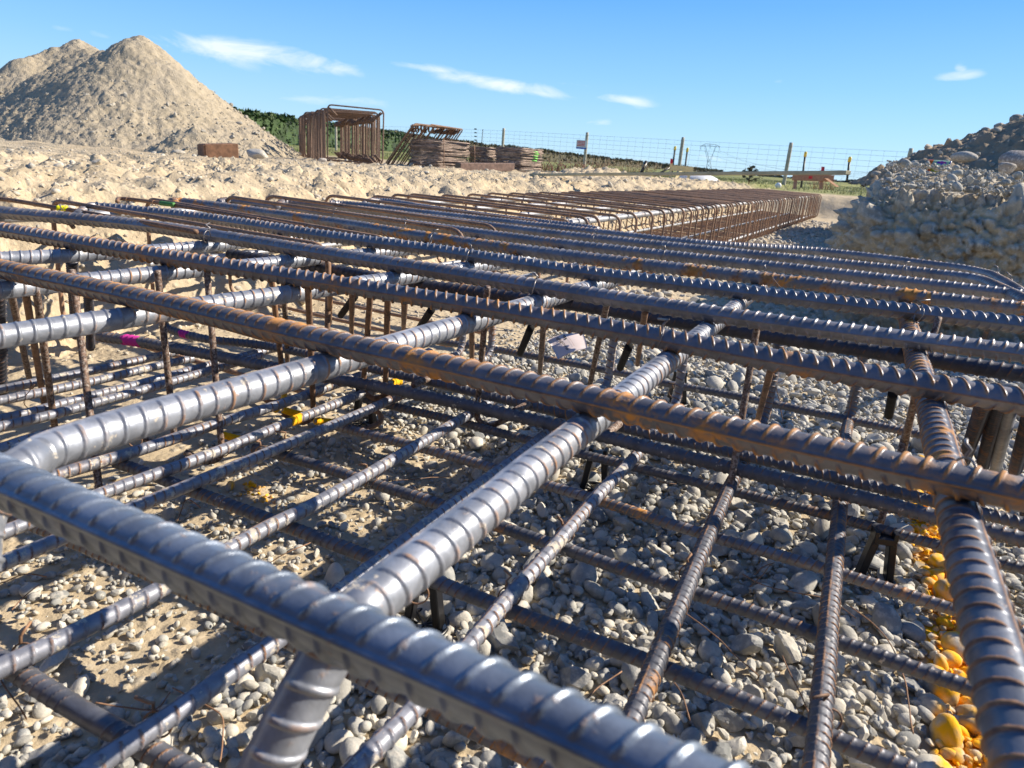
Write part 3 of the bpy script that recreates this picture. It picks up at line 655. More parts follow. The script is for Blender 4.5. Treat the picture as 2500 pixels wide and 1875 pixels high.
gB = 'thick cross bars under the upper layer'
hB = .268
B = [
 ([(-150, 640, hB), (0, 632, hB), (340, 614, hB), (713, 584, hB), (870, 572, hB)], .0150, 'pale cross bar at the far left edge, sixth from the right'),
 ([(-150, 727, hB), (0, 709, hB), (325, 674, hB), (570, 652, hB), (800, 629, hB), (1020, 608, hB), (1200, 590, hB)], .0155, 'silver cross bar, fifth from the right, below the fourth long bar'),
 ([(-200, 855, hB), (0, 822, hB), (271, 781, hB), (542, 740, hB), (709, 717, hB), (960, 681, hB), (1186, 648, hB), (1400, 616, hB)], .0162, 'silver cross bar with orange underside at the left, fourth from the right'),
 ([(-60, 1400, .33), (-52, 1290, .30), (-10, 1190, .274), (60, 1135, .266), (142, 1092, hB), (407, 1008, hB), (703, 922, hB), (1025, 824, hB), (1351, 727, hB), (1500, 684, hB)], .0168, 'thick silver cross bar reaching the left edge, third from the right'),
 ([(590, 2030, .375), (655, 1875, .345), (735, 1715, .312), (808, 1585, .287), (870, 1500, .268), (940, 1441, hB), (1197, 1233, hB), (1328, 1122, hB), (1599, 907, hB), (1753, 784, hB), (1812, 736, hB), (1870, 690, hB)], .0162, 'thick blurred cross bar in the middle whose end bends down below the nearest bar'),
 ([(2205, 738, hB), (2219, 790, hB), (2240, 885, hB), (2273, 992, hB), (2301, 1105, hB), (2340, 1253, hB), (2378, 1400, hB), (2420, 1554, hB), (2475, 1760, hB), (2540, 1990, hB)], .0166, 'thick rust streaked cross bar down the right edge of the picture'),
]
for k, (pp, r, lab) in enumerate(B):
    ribbed('deformed_bar', S(*pp), r, M_cross if k != 5 else M_right, lab, group=gB, slant=.9 if k != 4 else -1., turn=.6, pitch=.60, nth=56 if k > 2 else 36, per=22, maxr=2400, style=1, h=.062)
gC = 'long dark bars below the cross bars'
Cb = [
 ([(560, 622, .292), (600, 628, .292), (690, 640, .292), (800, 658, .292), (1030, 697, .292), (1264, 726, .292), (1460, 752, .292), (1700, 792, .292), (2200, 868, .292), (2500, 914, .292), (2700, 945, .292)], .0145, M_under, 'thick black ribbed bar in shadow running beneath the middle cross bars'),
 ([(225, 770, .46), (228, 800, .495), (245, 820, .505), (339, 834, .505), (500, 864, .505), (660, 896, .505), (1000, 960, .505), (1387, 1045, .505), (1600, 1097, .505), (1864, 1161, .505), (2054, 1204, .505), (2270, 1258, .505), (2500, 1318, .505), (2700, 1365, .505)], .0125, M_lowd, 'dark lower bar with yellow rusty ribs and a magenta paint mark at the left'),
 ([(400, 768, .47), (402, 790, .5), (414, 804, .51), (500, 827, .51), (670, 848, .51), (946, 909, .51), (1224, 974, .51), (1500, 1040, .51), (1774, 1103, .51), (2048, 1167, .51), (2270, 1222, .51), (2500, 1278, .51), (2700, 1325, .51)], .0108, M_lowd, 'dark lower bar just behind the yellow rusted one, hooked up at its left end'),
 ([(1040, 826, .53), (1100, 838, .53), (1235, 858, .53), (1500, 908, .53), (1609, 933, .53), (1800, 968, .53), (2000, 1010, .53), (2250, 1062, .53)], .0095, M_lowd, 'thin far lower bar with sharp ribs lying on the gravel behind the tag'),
]
for k, (pp, r, m, lab) in enumerate(Cb):
    pa = ((.165, .215, MAG),) if k == 1 else ((.125, .16, MAG),) if k == 2 else ()
    ribbed('deformed_bar', S(*pp), r, m, lab, group=gC, slant=1., turn=.9, pitch=.6, nth=18, per=9, paint=pa)
gE = 'lower mesh bars lying across on the gravel'
hE = .556
E_ = [
 ([(890, 975), (946, 989), (1094, 1023), (1199, 1051), (1398, 1103), (1600, 1153), (1769, 1195), (2038, 1262), (2286, 1330), (2500, 1390), (2700, 1445)], .0092, 'farthest of the six lower mesh bars lying left to right on the gravel'),
 ([(820, 1040), (839, 1045), (1000, 1086), (1202, 1142), (1318, 1179), (1468, 1224), (1600, 1267), (1758, 1316), (1937, 1366), (2075, 1408), (2323, 1487), (2500, 1545), (2700, 1612)], .0095, 'fifth lower mesh bar from the lens, orange rust near the plastic chair'),
 ([(620, 1095), (692, 1113), (800, 1144), (893, 1175), (1076, 1232), (1206, 1280), (1370, 1337), (1600, 1417), (1811, 1485), (2059, 1572), (2360, 1677), (2500, 1727), (2700, 1800)], .0100, 'fourth lower mesh bar from the lens, dark with blue sheen'),
 ([(285, 1130), (358, 1155), (468, 1198), (651, 1266), (800, 1322), (912, 1364), (1062, 1420), (1258, 1496), (1566, 1610), (1811, 1710), (2048, 1810), (2233, 1885)], .0104, 'third lower mesh bar from the lens, pale ribs on dark steel'),
 ([(-150, 1190), (0, 1248), (175, 1319), (378, 1405), (549, 1487), (700, 1560), (873, 1643), (1043, 1724), (1374, 1885), (1500, 1945)], .0105, 'second lower mesh bar from the lens, rusty, hidden under the nearest bar'),
 ([(-150, 1535), (0, 1612), (63, 1653), (190, 1733), (316, 1803), (452, 1880), (600, 1965)], .0112, 'lowest left mesh bar with a smooth worn stretch, in the bottom left corner'),
]
for k, (pp, r, lab) in enumerate(E_):
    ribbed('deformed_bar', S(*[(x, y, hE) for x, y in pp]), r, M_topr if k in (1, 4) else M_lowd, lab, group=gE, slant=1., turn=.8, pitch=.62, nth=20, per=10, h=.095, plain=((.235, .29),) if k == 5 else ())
gF = 'lower mesh bars running away from the lens'
hF = .535
def upbend(q, h0=.535, rise=.14, lean=.0):      # the far end of the bar turned upwards
    p = P(q[0], q[1], h0); d = BD*.012
    return [p, p+d*1.3+ZD*.006, p+d*2.2+ZD*.025, p+d*2.6+ZD*.05, p+d*2.7+ZD*rise]
Fb = [
 ([(-150, 1705), (0, 1632), (149, 1562), (384, 1443), (549, 1347), (651, 1289), (765, 1233), (900, 1157), (1000, 1098), (1145, 1012), (1228, 962)], .0104, 0, 'second silver lower bar from the bottom left corner'),
 ([(-150, 1450), (0, 1378), (163, 1309), (330, 1238), (500, 1169), (692, 1089), (862, 1017), (963, 972), (1072, 925), (1180, 878)], .0095, .12, 'third silver lower bar from the bottom left, below the yellow paint splash'),
 ([(-150, 1360), (0, 1303), (81, 1272), (244, 1207), (407, 1148), (529, 1103), (636, 1060), (755, 1012), (884, 962), (1015, 915), (1110, 868)], .0094, .12, 'lower bar with two yellow paint marks crossing the left centre'),
 ([(-150, 1245), (0, 1203), (150, 1156), (325, 1104), (427, 1070), (525, 1036), (692, 984), (810, 942), (930, 899), (1050, 858)], .0096, 0, 'lower bar passing under the thick silver cross bar at the left'),
 ([(-150, 1140), (0, 1098), (79, 1073), (240, 1030), (420, 982), (600, 930)], .0105, 0, 'ribbed lower bar emerging left of the thick silver cross bar'),
 ([(-150, 1078), (0, 1042), (113, 1016), (235, 983), (398, 938), (500, 908), (583, 884), (640, 868)], .0088, 0, 'front one of two touching lower bars at the left'),
 ([(-150, 1060), (0, 1024), (77, 1006), (226, 966), (339, 938), (500, 894), (600, 868), (700, 845)], .0088, 0, 'rear one of two touching lower bars at the left'),
 ([(-150, 1005), (0, 978), (97, 959), (237, 929), (384, 894), (470, 875)], .0088, 0, 'front bar of the far left pair lying on sand'),
 ([(-150, 975), (0, 951), (90, 933), (249, 900), (371, 873), (430, 860)], .0088, 0, 'rear bar of the far left pair lying on sand'),
 ([(60, 2000), (226, 1875), (407, 1755), (588, 1625), (696, 1549), (834, 1440), (959, 1343), (1127, 1215), (1267, 1112), (1380, 1022), (1470, 952)], .0104, .13, 'silver lower bar over the bottom left gravel, its far end bent up near the tag'),
 ([(760, 1990), (893, 1850), (1010, 1731), (1155, 1563), (1244, 1457), (1351, 1336), (1463, 1206), (1547, 1119), (1589, 1064), (1640, 1000)], .0104, .15, 'silver lower bar running up the centre with a shiny dark shadow band'),
 ([(1450, 1990), (1530, 1790), (1594, 1635), (1632, 1540), (1664, 1464), (1700, 1376), (1732, 1301), (1779, 1195), (1827, 1105), (1858, 1040)], .0110, .15, 'dark lower bar right of centre tied twice with rusty wire'),
 ([(1975, 2000), (1992, 1875), (2014, 1633), (2027, 1475), (2038, 1369), (2048, 1264), (2056, 1174), (2064, 1070), (2070, 1035)], .0112, .15, 'nearly upright looking lower bar left of the yellow paint line'),
]
for k, (pp, r, up, lab) in enumerate(Fb):
    pts = S(*[(x, y, hF) for x, y in pp])
    pa = ()
    if k == 2: pa = ((.60, .63, YEL2), (.92, .96, YEL2))
    if up:
        e = pts[-1]; d = BD; q = [e+d*.02+ZD*.004, e+d*.034+ZD*.018, e+d*.040+ZD*.04, e+d*.042+ZD*(.04+up*.5), e+d*.043+ZD*(.04+up)]
        pts = pts+q
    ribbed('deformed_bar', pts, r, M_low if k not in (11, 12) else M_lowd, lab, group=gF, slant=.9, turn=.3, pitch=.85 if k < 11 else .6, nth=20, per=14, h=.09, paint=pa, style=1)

# plain round stirrup legs: (top px, h) -> (bottom px, h), hook direction
gL = 'plain round rusty stirrup legs'
LEGS = [
 ((22, 690, .27), (76, 945, .60), 0, M_rustg, 'plain rusty upright leg at the far left edge'),
 ((60, 700, .27), (108, 985, .60), 0, M_rust, 'dark rusty upright leg behind the second leg from the left'),
 ((88, 705, .27), (136, 1060, .60), 0, M_rustg, 'speckled upright leg, second of the bright ones from the left'),
 ((176, 660, .25), (246, 1225, .61), 0, M_rustg, 'thick speckled upright leg standing left of the magenta paint mark'),
 ((384, 660, .25), (425, 1060, .585), 1, M_rustg, 'upright leg through the magenta mark, hooked at its foot'),
 ((505, 660, .25), (541, 1100, .585), 1, M_rustg, 'upright leg tied with wire left of the yellow splash'),
 ((660, 655, .25), (695, 960, .575), 1, M_rusto, 'upright leg whose hooked foot is sprayed yellow'),
 ((690, 655, .26), (702, 885, .56), 0, M_rustg, 'short thick upright leg behind the silver cross bar'),
 ((752, 700, .25), (765, 1008, .585), 1, M_rust, 'upright leg beside the yellow paint mark, hooked back at the foot'),
 ((905, 700, .25), (888, 945, .52), -1, M_rust, 'upright leg hooked around the dark lower bar left of centre'),
 ((947, 720, .25), (941, 937, .52), 0, M_rust, 'thin upright leg just right of the hooked one'),
 ((860, 690, .25), (858, 830, .52), 0, M_rust, 'upright leg between two long bars left of centre'),
 ((806, 690, .25), (805, 790, .50), 0, M_rusto, 'short orange upright leg left of centre'),
 ((988, 735, .25), (985, 812, .52), 0, M_rust, 'short upright leg above the middle cross bar'),
 ((1190, 700, .235), (1165, 1010, .53), -1, M_rustg, 'upright leg right of centre with lit top and hooked foot'),
 ((1330, 760, .25), (1318, 910, .50), 0, M_rustg, 'upright leg immediately left of the white paper tag'),
 ((1484, 730, .238), (1440, 940, .50), 0, M_rustg, 'upright leg immediately right of the white paper tag'),
 ((1575, 760, .25), (1556, 890, .50), 0, M_rust, 'thin upright leg behind the middle cross bar'),
 ((1852, 775, .238), (1782, 1195, .535), 0, M_rustg, 'tall upright leg right of centre ending on a lower bar'),
 ((1885, 890, .30), (1850, 1025, .52), 0, M_rust, 'shorter leg just right of the tall one'),
 ((2292, 775, .238), (2149, 1278, .60), 0, M_rustg, 'leaning round leg whose free end hangs left of the thick right bar'),
 ((2236, 960, .33), (2203, 1110, .50), 0, M_rustg, 'dark leg tucked against the left side of the thick right bar'),
 ((1152, 740, .26), (1152, 880, .5), 0, M_rust, 'thin dark leg left of the leg with the lit top'),
]
def leg(name, q0, q1, hook, mat, lab, r=.0062, group=gL):
    a, b = P(*q0), P(*q1); pts = [a, a*.5+b*.5, b]
    if hook:
        d = -AD*.6-BD*.5 if hook > 0 else BD*.2+AD*.75; d = d/np.linalg.norm(d); R = .026
        pts = [a, a*.66+b*.34, a*.33+b*.67, b+ZD*.02]+[b+ZD*.0+d*R*(1-math.cos(t))-ZD*R*math.sin(t)*.9 for t in (.3, .7, 1.1, 1.57, 2.0, 2.4)]+[b+d*R*2.6-ZD*R*.05]
    c, s = resample(pts, .008); V, F = tube_np(c, r, 12)
    return tag(mesh_np(name, V, F, mat), lab, 'stirrup leg', group)
for q0, q1, hk, m, lab in LEGS: leg('stirrup_leg', q0, q1, hk, m, lab)
o = bpy.data.objects
# yellow paint on a hooked foot is a second coat on that leg: a short sleeve
_a, _b = P(684, 900, .505), P(695, 960, .575)
# deformed starter bars at the right
for k, (q0, q1, r, lab) in enumerate([((2403, 985, .30), (2352, 1130, .56), .0100, 'first upright ribbed starter bar right of the thick right bar'), ((2440, 985, .30), (2398, 1140, .56), .0105, 'second upright ribbed starter bar from the thick right bar'),
    ((2468, 990, .30), (2430, 1150, .56), .0085, 'slimmer bright starter bar standing against the second one'), ((2520, 1010, .30), (2478, 1150, .56), .0105, 'upright ribbed starter bar at the right edge'), ((2560, 1000, .30), (2500, 1300, .6), .0100, 'starter bar cut by the right edge of the picture'),
    ((2425, 760, .30), (2405, 830, .55), .009, 'far upright bar behind the fifth long bar at the right'), ((176, 640, .29), (186, 820, .56), .0105, 'upright ribbed bar hanging below the cross bar at the left'), ((-4, 700, .29), (3, 960, .56), .011, 'upright ribbed bar at the left edge'), ((215, 700, .30), (222, 850, .50), .008, 'thin upright ribbed bar beside the thick speckled leg')]):
    a, b = P(*q0), P(*q1); b2 = a.copy(); b2[2] = b[2]
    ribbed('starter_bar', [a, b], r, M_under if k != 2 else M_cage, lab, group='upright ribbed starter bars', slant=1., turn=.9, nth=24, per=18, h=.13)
# short cut round dowels
for q0, q1, r, lab in [((866, 724, .32), (832, 770, .42), .0085, 'short black sloping dowel, leftmost of three'), ((1053, 757, .32), (1024, 800, .42), .0085, 'short black sloping dowel in the middle of three'),
    ((1296, 800, .34), (1270, 862, .45), .0085, 'short black sloping dowel left of the paper tag'), ((1536, 846, .34), (1514, 898, .45), .0085, 'short black dowel beside the bent up bar right of the tag'), ((2180, 960, .38), (2170, 1015, .46), .009, 'short blue black dowel left of the thick right bar')]:
    c, s = resample([P(*q0), P(*q1)], .01); V, F = tube_np(c, r, 14); tag(mesh_np('cut_dowel', V, F, M_under), lab, 'dowel', 'short black dowels')
for q0, q1, lab in [((1010, 940, .50), (1090, 905, .50), 'short smooth round pin lying beside the dark lower bar'), ((1255, 1005, .5), (1292, 985, .5), 'second short round pin right of the first'), ((1480, 1060, .5), (1512, 1035, .5), 'third short round pin near the middle cross bar')]:
    c, s = resample([P(*q0), P(*q1)], .01); V, F = tube_np(c, .008, 12); tag(mesh_np('round_pin', V, F, M_rustg), lab, 'pin', 'short round pins')

# rusty closed stirrups of the cage that runs away along the trench
def rrect(a0, a1, z0, z1, rad, hooks=True):      # rounded rectangle path in local (a, z)
    pts = []
    for cx, cz, t0 in ((a1-rad, z1-rad, 0), (a0+rad, z1-rad, PI/2), (a0+rad, z0+rad, PI), (a1-rad, z0+rad, 1.5*PI)):
        for k in range(5):
            t = t0+k*PI/8; pts.append((cx+rad*math.cos(t), cz+rad*math.sin(t)))
    return pts
def stirrup_mesh(name, w, h, r, rad, tail=.07, n=8, both=False):
    mb = MB(); pts = [(x, 0, z) for x, z in rrect(-w/2, w/2, 0, h, rad)]
    mb.tube(pts, r, n, closed=True)
    # tails turned in at one upper corner
    for dx in (0, .022):
        mb.tube([(-w/2+.01+dx, r*2.2, h-.035-dx*.4), (-w/2+.02+dx+tail*.6, r*2.2, h-.035-dx*.4-tail*.62)], r, n)
    if both:
        for dx in (0, .03):
            mb.tube([(w/2-.01-dx, r*2.2, h-.035), (w/2-.02-dx-tail*.6, r*2.2, h-.035-tail*.62)], r, n)
            mb.tube([(w/2-.01-dx, r*2.2, .035), (w/2-.02-dx-tail*.6, r*2.2, .035+tail*.62)], r, n)
    V = np.array(mb.V); me = bpy.data.meshes.new(name); me.from_pydata([tuple(v) for v in V], [], mb.F); me.polygons.foreach_set('use_smooth', [True]*len(me.polygons)); return me
def put(me, name, loc, X, Z, mat, lab, cat, group):
    X = np.array(X, float); X /= np.linalg.norm(X); Z = np.array(Z, float); Z = Z-X*(Z@X); Z /= np.linalg.norm(Z); Y = np.cross(Z, X)
    ob = bpy.data.objects.new(name, me); C.objects.link(ob)
    ob.matrix_world = Matrix(((X[0], Y[0], Z[0], loc[0]), (X[1], Y[1], Z[1], loc[1]), (X[2], Y[2], Z[2], loc[2]), (0, 0, 0, 1)))
    return tag(ob, lab, cat, group)
zt, zb = EYE-.226, .05
me_c = stirrup_mesh('cage_stirrup', 1.08, zt-zb, .0068, .045, .05, 10); me_c.materials.append(M_cagerust)
me_f = stirrup_mesh('cage_stirrup_far', 1.08, zt-zb, .0068, .045, .05, 6); me_f.materials.append(M_cagerust)
bs = [1.27, 1.57, 1.92, 2.14, 2.47, 2.78]; b_ = 2.96
near_b = [2.96, 3.10]+list(np.arange(3.38, 4.4, .28)); bs += near_b; b_ = near_b[-1]
while b_ < 13.6: b_ += .15 if b_ > 5 else .2; bs.append(b_)
NM = ['leftmost rusty stirrup top curling over the edge at the upper left', 'rusty stirrup with a green paint stripe on its curled end', 'third rusty stirrup from the left with only its curled end showing', 'fourth rusty stirrup from the left with only its curled end showing', 'fifth rusty stirrup from the left behind the long bars', 'sixth rusty stirrup from the left behind the long bars']
for k, b_ in enumerate(bs):
    ac = -1.70+rng.normal(0, .008)+.012*max(0, b_-4)
    lab = NM[k] if k < 6 else ('%s stirrup of the open part of the rusty cage, counted from the near end' % ORD[k-6] if k < 14 else 'rusty stirrup packed in the long cage that runs away down the trench')
    put(me_c if k < 14 else me_f, 'cage_stirrup', AB(ac, b_, zb+rng.normal(0, .003)), AD+BD*rng.normal(.0, .02)-ZD*.012, ZD+BD*rng.normal(0, .02), M_rust, lab, 'stirrup', 'stirrups of the long trench cage')
for a, z, b0, b1, r, lab in [(-1.215, zt-.028, 2.9, 13.6, .0125, 'silver ribbed bar along the near top corner of the rusty cage'), (-1.52, zt-.028, 3.0, 13.6, .0115, 'silver ribbed bar along the middle of the cage top'), (-1.82, zt-.028, 3.1, 13.6, .0115, 'second silver ribbed bar along the cage top'),
    (-2.13, zt-.028, 1.0, 13.6, .0115, 'silver ribbed bar along the far top corner of the rusty cage'), (-1.24, zb+.025, 2.9, 13.6, .0115, 'ribbed bar along the near bottom corner of the rusty cage'), (-1.6, zb+.025, 2.9, 13.6, .0115, 'ribbed bar along the middle of the cage bottom'), (-2.10, zb+.025, .5, 13.6, .0115, 'ribbed bar along the far bottom corner of the cage'), (-2.13, .24, 1.5, 13.6, .010, 'ribbed bar half way up the far side of the cage')]:
    ribbed('cage_long_bar', [AB(a, b0, z), AB(a+.012*(6-4), 6, z), AB(a+.012*(b1-4), b1, z)], r, M_cage, lab, group='ribbed bars along the long trench cage', slant=1., nth=12, per=6, pitch=.7, maxr=2400)
# extra rusty tops that lie on the upper left mat
for pp, lab in [([(-60, 484, .228), (0, 486, .226), (60, 494, .226), (253, 527, .228), (480, 566, .23)], 'rusty plain bar crossing behind the fourth bar at the upper left'), ([(286, 492, .228), (300, 485, .224), (420, 500, .224), (600, 530, .226), (738, 556, .230)], 'long rusty plain bar with a bright green paint mark')]:
    c, s = resample(S(*pp), .01); V, F = tube_np(c, .0066, 10); pc = np.zeros((len(V), 4)); tag(mesh_np('plain_bar', V, F, M_rust), lab, 'round bar', 'rusty plain bars at the upper left')

for q0, q1, m_, lab in [((138, 508, .224), (166, 509, .224), simple('bright_yellow', (.9, .85, .0), .5), 'bright yellow sprayed patch on the rusty bar at the upper left'), ((392, 496, .222), (425, 500, .222), simple('dull_green', (.06, .20, .04), .6), 'green sprayed patch on the rusty stirrup top at the upper left')]:
    c, s = resample(S(q0, q1), .004); V, F = tube_np(c, .0076, 14); tag(mesh_np('spray_mark', V, F, m_), lab, 'spray mark')

# ------------------------------------------------------------------ tie wires
def tie(q, rad, axis, mat=M_wire, lab='', tails=True, rw=.0012, tilt=.35, k=0):
    c = np.array(q); ax = axis/np.linalg.norm(axis); u = ZD-ax*(ax@ZD); u /= np.linalg.norm(u); w = np.cross(ax, u); mb = MB()
    ph = np.linspace(0, 2*PI, 22, endpoint=False)
    mb.tube([c+(u*math.cos(t)+w*math.sin(t))*(rad+.0012)+ax*tilt*rad*math.sin(t+.5) for t in ph], rw, 6, closed=True)
    if tails:
        t0 = c+u*(rad+.001)-w*rad*.3; r2 = random.Random(k)
        mb.tube([t0, t0+u*.006-w*.004+ax*.003, t0+u*.012+ax*r2.uniform(-.01, .01), t0+u*r2.uniform(.008, .018)-w*r2.uniform(.002, .016)+ax*r2.uniform(-.015, .015)], rw*1.5, 6)
    o = mb.build('tie_wire', mat, None, True); return tag(o, lab, 'tie wire', 'twisted tie wires')
TW = [ # px, h, radius, along A or B, label
 (143, 528, .236, .0135, 'A', 'tie wire near the left end of the fourth long bar'), (505, 577, .236, .0135, 'A', 'tie wire on the fourth long bar above the second cross bar'),
 (815, 506, .236, .011, 'A', 'looped tie wire with long grey tails on the eighth bar'), (815, 528, .236, .012, 'A', 'tie wire on the seventh bar below the looped one'), (990, 551, .236, .012, 'A', 'tie wire on the seventh bar left of centre'),
 (1052, 585, .236, .0125, 'A', 'tie wire on the sixth bar above the orange rust spot'), (1142, 626, .236, .013, 'A', 'tie wire on the fifth bar near the centre'), (1303, 702, .236, .014, 'A', 'tie wire on the fourth bar near the centre'),
 (1447, 585, .236, .0115, 'A', 'tie wire on the eighth bar right of centre'), (1340, 548, .236, .011, 'A', 'tie wire on the ninth bar beside its flat stretch'), (1618, 622, .236, .012, 'A', 'tie wire on the seventh bar right of centre'), (1862, 675, .236, .0125, 'A', 'tie wire on the sixth bar with a straight free tail'),
 (1925, 603, .236, .011, 'A', 'tie wire on the ninth bar left of the earth block'), (2206, 662, .236, .0118, 'A', 'tie wire on the eighth bar near the right'), (2243, 768, .236, .013, 'A', 'tie wire on the fifth bar above the thick right bar'),
 (1610, 824, .236, .0145, 'A', 'tie wire on the third bar over the middle cross bar'), (2345, 1165, .236, .0165, 'A', 'large blurred tie wire on the second bar over the thick right bar'), (2430, 672, .236, .011, 'A', 'tie wire holding the bent ends together at the far right'), (2462, 690, .236, .0112, 'A', 'second tie wire on the bent bar end at the far right'),
 (1020, 1720-270, .545, .012, 'B', 'rusty tie wire at a mesh crossing left of centre'), (1244, 1457, .545, .0125, 'B', 'rusty tie wire loop on the central lower bar'), (1378, 1305, .545, .012, 'B', 'rusty tie wire high on the central lower bar'), (1684, 1400, .545, .0125, 'B', 'rusty tie wire where the dark lower bar crosses the fifth mesh bar'),
 (2018, 1760, .545, .013, 'B', 'rusty tie wire low on the bar left of the yellow line'), (60, 1600, .545, .0125, 'B', 'rusty tie wire at the lower left edge'), (385, 1768, .545, .0125, 'B', 'rusty tie wire over the bottom left crossing'), (545, 1100, .57, .010, 'B', 'tie wire around the foot of the leg left of the yellow splash'),
 (700, 1087, .545, .011, 'B', 'tie wire on the lower bar below the yellow paint'), (900, 1163, .545, .012, 'B', 'tie wire at the mesh crossing below the centre'), (1645, 958, .535, .010, 'B', 'tie wire at the foot of the bent bar right of the tag'), (330, 1075, .54, .011, 'B', 'tie wire on the lower bar under the thick silver cross bar'),
 (640, 1105, .54, .011, 'B', 'tie wire on the yellow marked lower bar'), (1165, 985, .5, .013, 'A', 'tie wire where the hooked leg meets the dark lower bar'), (1795, 1133, .5, .013, 'A', 'tie wire at the foot of the tall leg right of centre')]
for k, (x, y, h, r, d, lab) in enumerate(TW):
    tie(P(x, y, h), r, AD if d == 'A' else BD, M_wireg if d == 'A' else M_wire, lab, True, .0012, .5, k)
# rings on the rusty cage tops
for k in range(9):
    for jj, a in enumerate((-2.13, -1.82, -1.52, -1.26)):
        tie(AB(a+.01, bs[6+k]+.004, zt), .0078, AD, M_wire, 'small rusty tie ring on the top of the long trench cage', False, .0012, .3, k)
for x, y in [(23, 487), (86, 497), (160, 512), (312, 488), (376, 496), (630, 538), (540, 487)]: tie(P(x, y, .226), .0075, AD, M_wire, 'small rusty tie ring at pixel band of the upper left stirrup tops'.replace('at pixel band of', 'on one of'), False, .0011, .3)
# loose ends of wire lying on the gravel
def loose(pts, lab, r=.0008, mat=M_wire):
    c, s = resample([P(x, y, h) for x, y, h in pts], .006); c = c+np.stack([fbm(c*20, 2, 3), fbm(c*20, 2, 4), fbm(c*20, 2, 5)], 1)*.004
    V, F = tube_np(c, r, 6); return tag(mesh_np('wire_offcut', V, F, mat), lab, 'wire', 'rusty wire offcuts')
for pts, lab in [
 ([(1990, 880, .40), (1890, 940, .55), (1870, 950, .60)], 'dark straight wire hanging in the gap right of centre'), ([(1888, 905, .40), (1905, 990, .55), (1912, 1030, .6)], 'thin wire hanging beside the tall upright leg'),
 ([(1620, 1635, .60), (1660, 1690, .61), (1685, 1755, .62)], 'rusty straight wire end below the centre bar'), ([(1668, 1490, .60), (1750, 1560, .61), (1850, 1650, .62)], 'long thin wire crossing the gravel right of centre'),
 ([(1815, 1400, .60), (1900, 1440, .6), (2020, 1465, .61), (2090, 1510, .61)], 'thin curved wire below the cream stone'), ([(2075, 1480, .60), (2140, 1530, .61), (2190, 1600, .62), (2230, 1790, .62)], 'long wire looping beside the nearly upright bar'),
 ([(1910, 1600, .6), (1960, 1700, .61), (1990, 1770, .62)], 'short dark wire above the bottom edge'), ([(1835, 1430, .61), (1870, 1395, .61), (1890, 1375, .62), (1840, 1400, .62)], 'pale wire crossing by the cream stone'),
 ([(230, 1715, .6), (300, 1722, .61), (380, 1728, .61), (415, 1690, .61)], 'brown wire between two lower bars at the bottom left'), ([(0, 1660, .58), (40, 1720, .6), (60, 1755, .62)], 'rusty wire tail at the bottom left edge'),
 ([(420, 1680, .61), (500, 1720, .61), (545, 1760, .61), (535, 1860, .62)], 'curved wire on the stones at the bottom left'), ([(0, 1425, .62), (60, 1405, .60), (110, 1412, .62)], 'curled rusty wire on the sand at the left edge'),
 ([(30, 1490, .62), (70, 1450, .62), (95, 1430, .61)], 'short rusty wire on the shaded sand at the left'), ([(430, 1270, .62), (450, 1220, .6), (470, 1225, .61), (490, 1240, .62)], 'twisted rusty wire above the nearest bar'),
 ([(625, 1385, .62), (720, 1340, .60), (800, 1305, .61)], 'thin wire lying under the middle mesh'), ([(870, 1180, .61), (990, 1170, .6), (1100, 1165, .62)], 'fine wire across the small gravel at the centre'),
 ([(1000, 1180, .61), (1050, 1220, .6), (1090, 1270, .62)], 'fine curved wire at the centre'), ([(1560, 1130, .55), (1610, 1170, .6), (1650, 1180, .62)], 'wire end by the central bar'),
 ([(1415, 1720, .6), (1460, 1680, .61), (1520, 1640, .61)], 'faint wire between stones below the centre'), ([(83, 940, .5), (60, 980, .55), (88, 1010, .6)], 'curved wire tail by the left upright legs'),
 ([(1100, 1590, .6), (1110, 1530, .6)], 'short wire right of the blurred cross bar'), ([(1875, 666, .224), (1895, 690, .236), (1916, 714, .25)], 'straight bright wire tail across the sixth and fifth bars')]:
    loose(pts, lab, .0009)

# ------------------------------------------------------------------ black plastic bar chairs
def chair(x, y, rot, lab, z=0.0, s=1.):
    q = P(x, y, EYE-.012); e = empty('bar_chair', q, lab, 'bar chair', 'black plastic bar chairs'); c, s_ = math.cos(rot), math.sin(rot)
    X = np.array([c, s_, 0]); Y = np.array([-s_, c, 0]); q = np.array(q)
    mb = MB(); ring = [q+X*.034*math.cos(t)+Y*.034*math.sin(t)+ZD*.004 for t in np.linspace(0, 2*PI, 28, endpoint=False)]; mb.tube(ring, .0032, 8, True)
    for t in (0, PI/2, PI/4, 3*PI/4): mb.tube([q+(X*math.cos(t)+Y*math.sin(t))*.033+ZD*.004, q-(X*math.cos(t)+Y*math.sin(t))*.033+ZD*.004], .0018, 6)
    mb.build('base_ring', M_black, e, True)
    for sg in (-1, 1):
        m2 = MB(); b0 = q+X*sg*.024+ZD*.004; t0 = q+X*sg*.013+ZD*.084
        m2.box((b0+t0)/2, X*.0062, Y*.010, (t0-b0)/2, .25); m2.build('leg', M_black, e)
    m3 = MB(); m3.box(q+ZD*.082, X*.019, Y*.012, ZD*.007, .3)
    for sg in (-1, 1): m3.box(q+ZD*.092+X*sg*.015, X*.004, Y*.012, ZD*.007, .3)
    m3.build('saddle', M_black, e)
chair(2130, 1418, -.15, 'black plastic bar chair left of the yellow paint line')
chair(1450, 1200, -.3, 'black plastic bar chair under the central lower mesh')
chair(1035, 1530, -.3, 'black plastic bar chair partly hidden by the blurred middle cross bar')
chair(890, 1035, -.3, 'black plastic bar chair on an orange stained ring left of centre')
chair(1650, 985, -.2, 'small far black bar chair right of the middle cross bar')
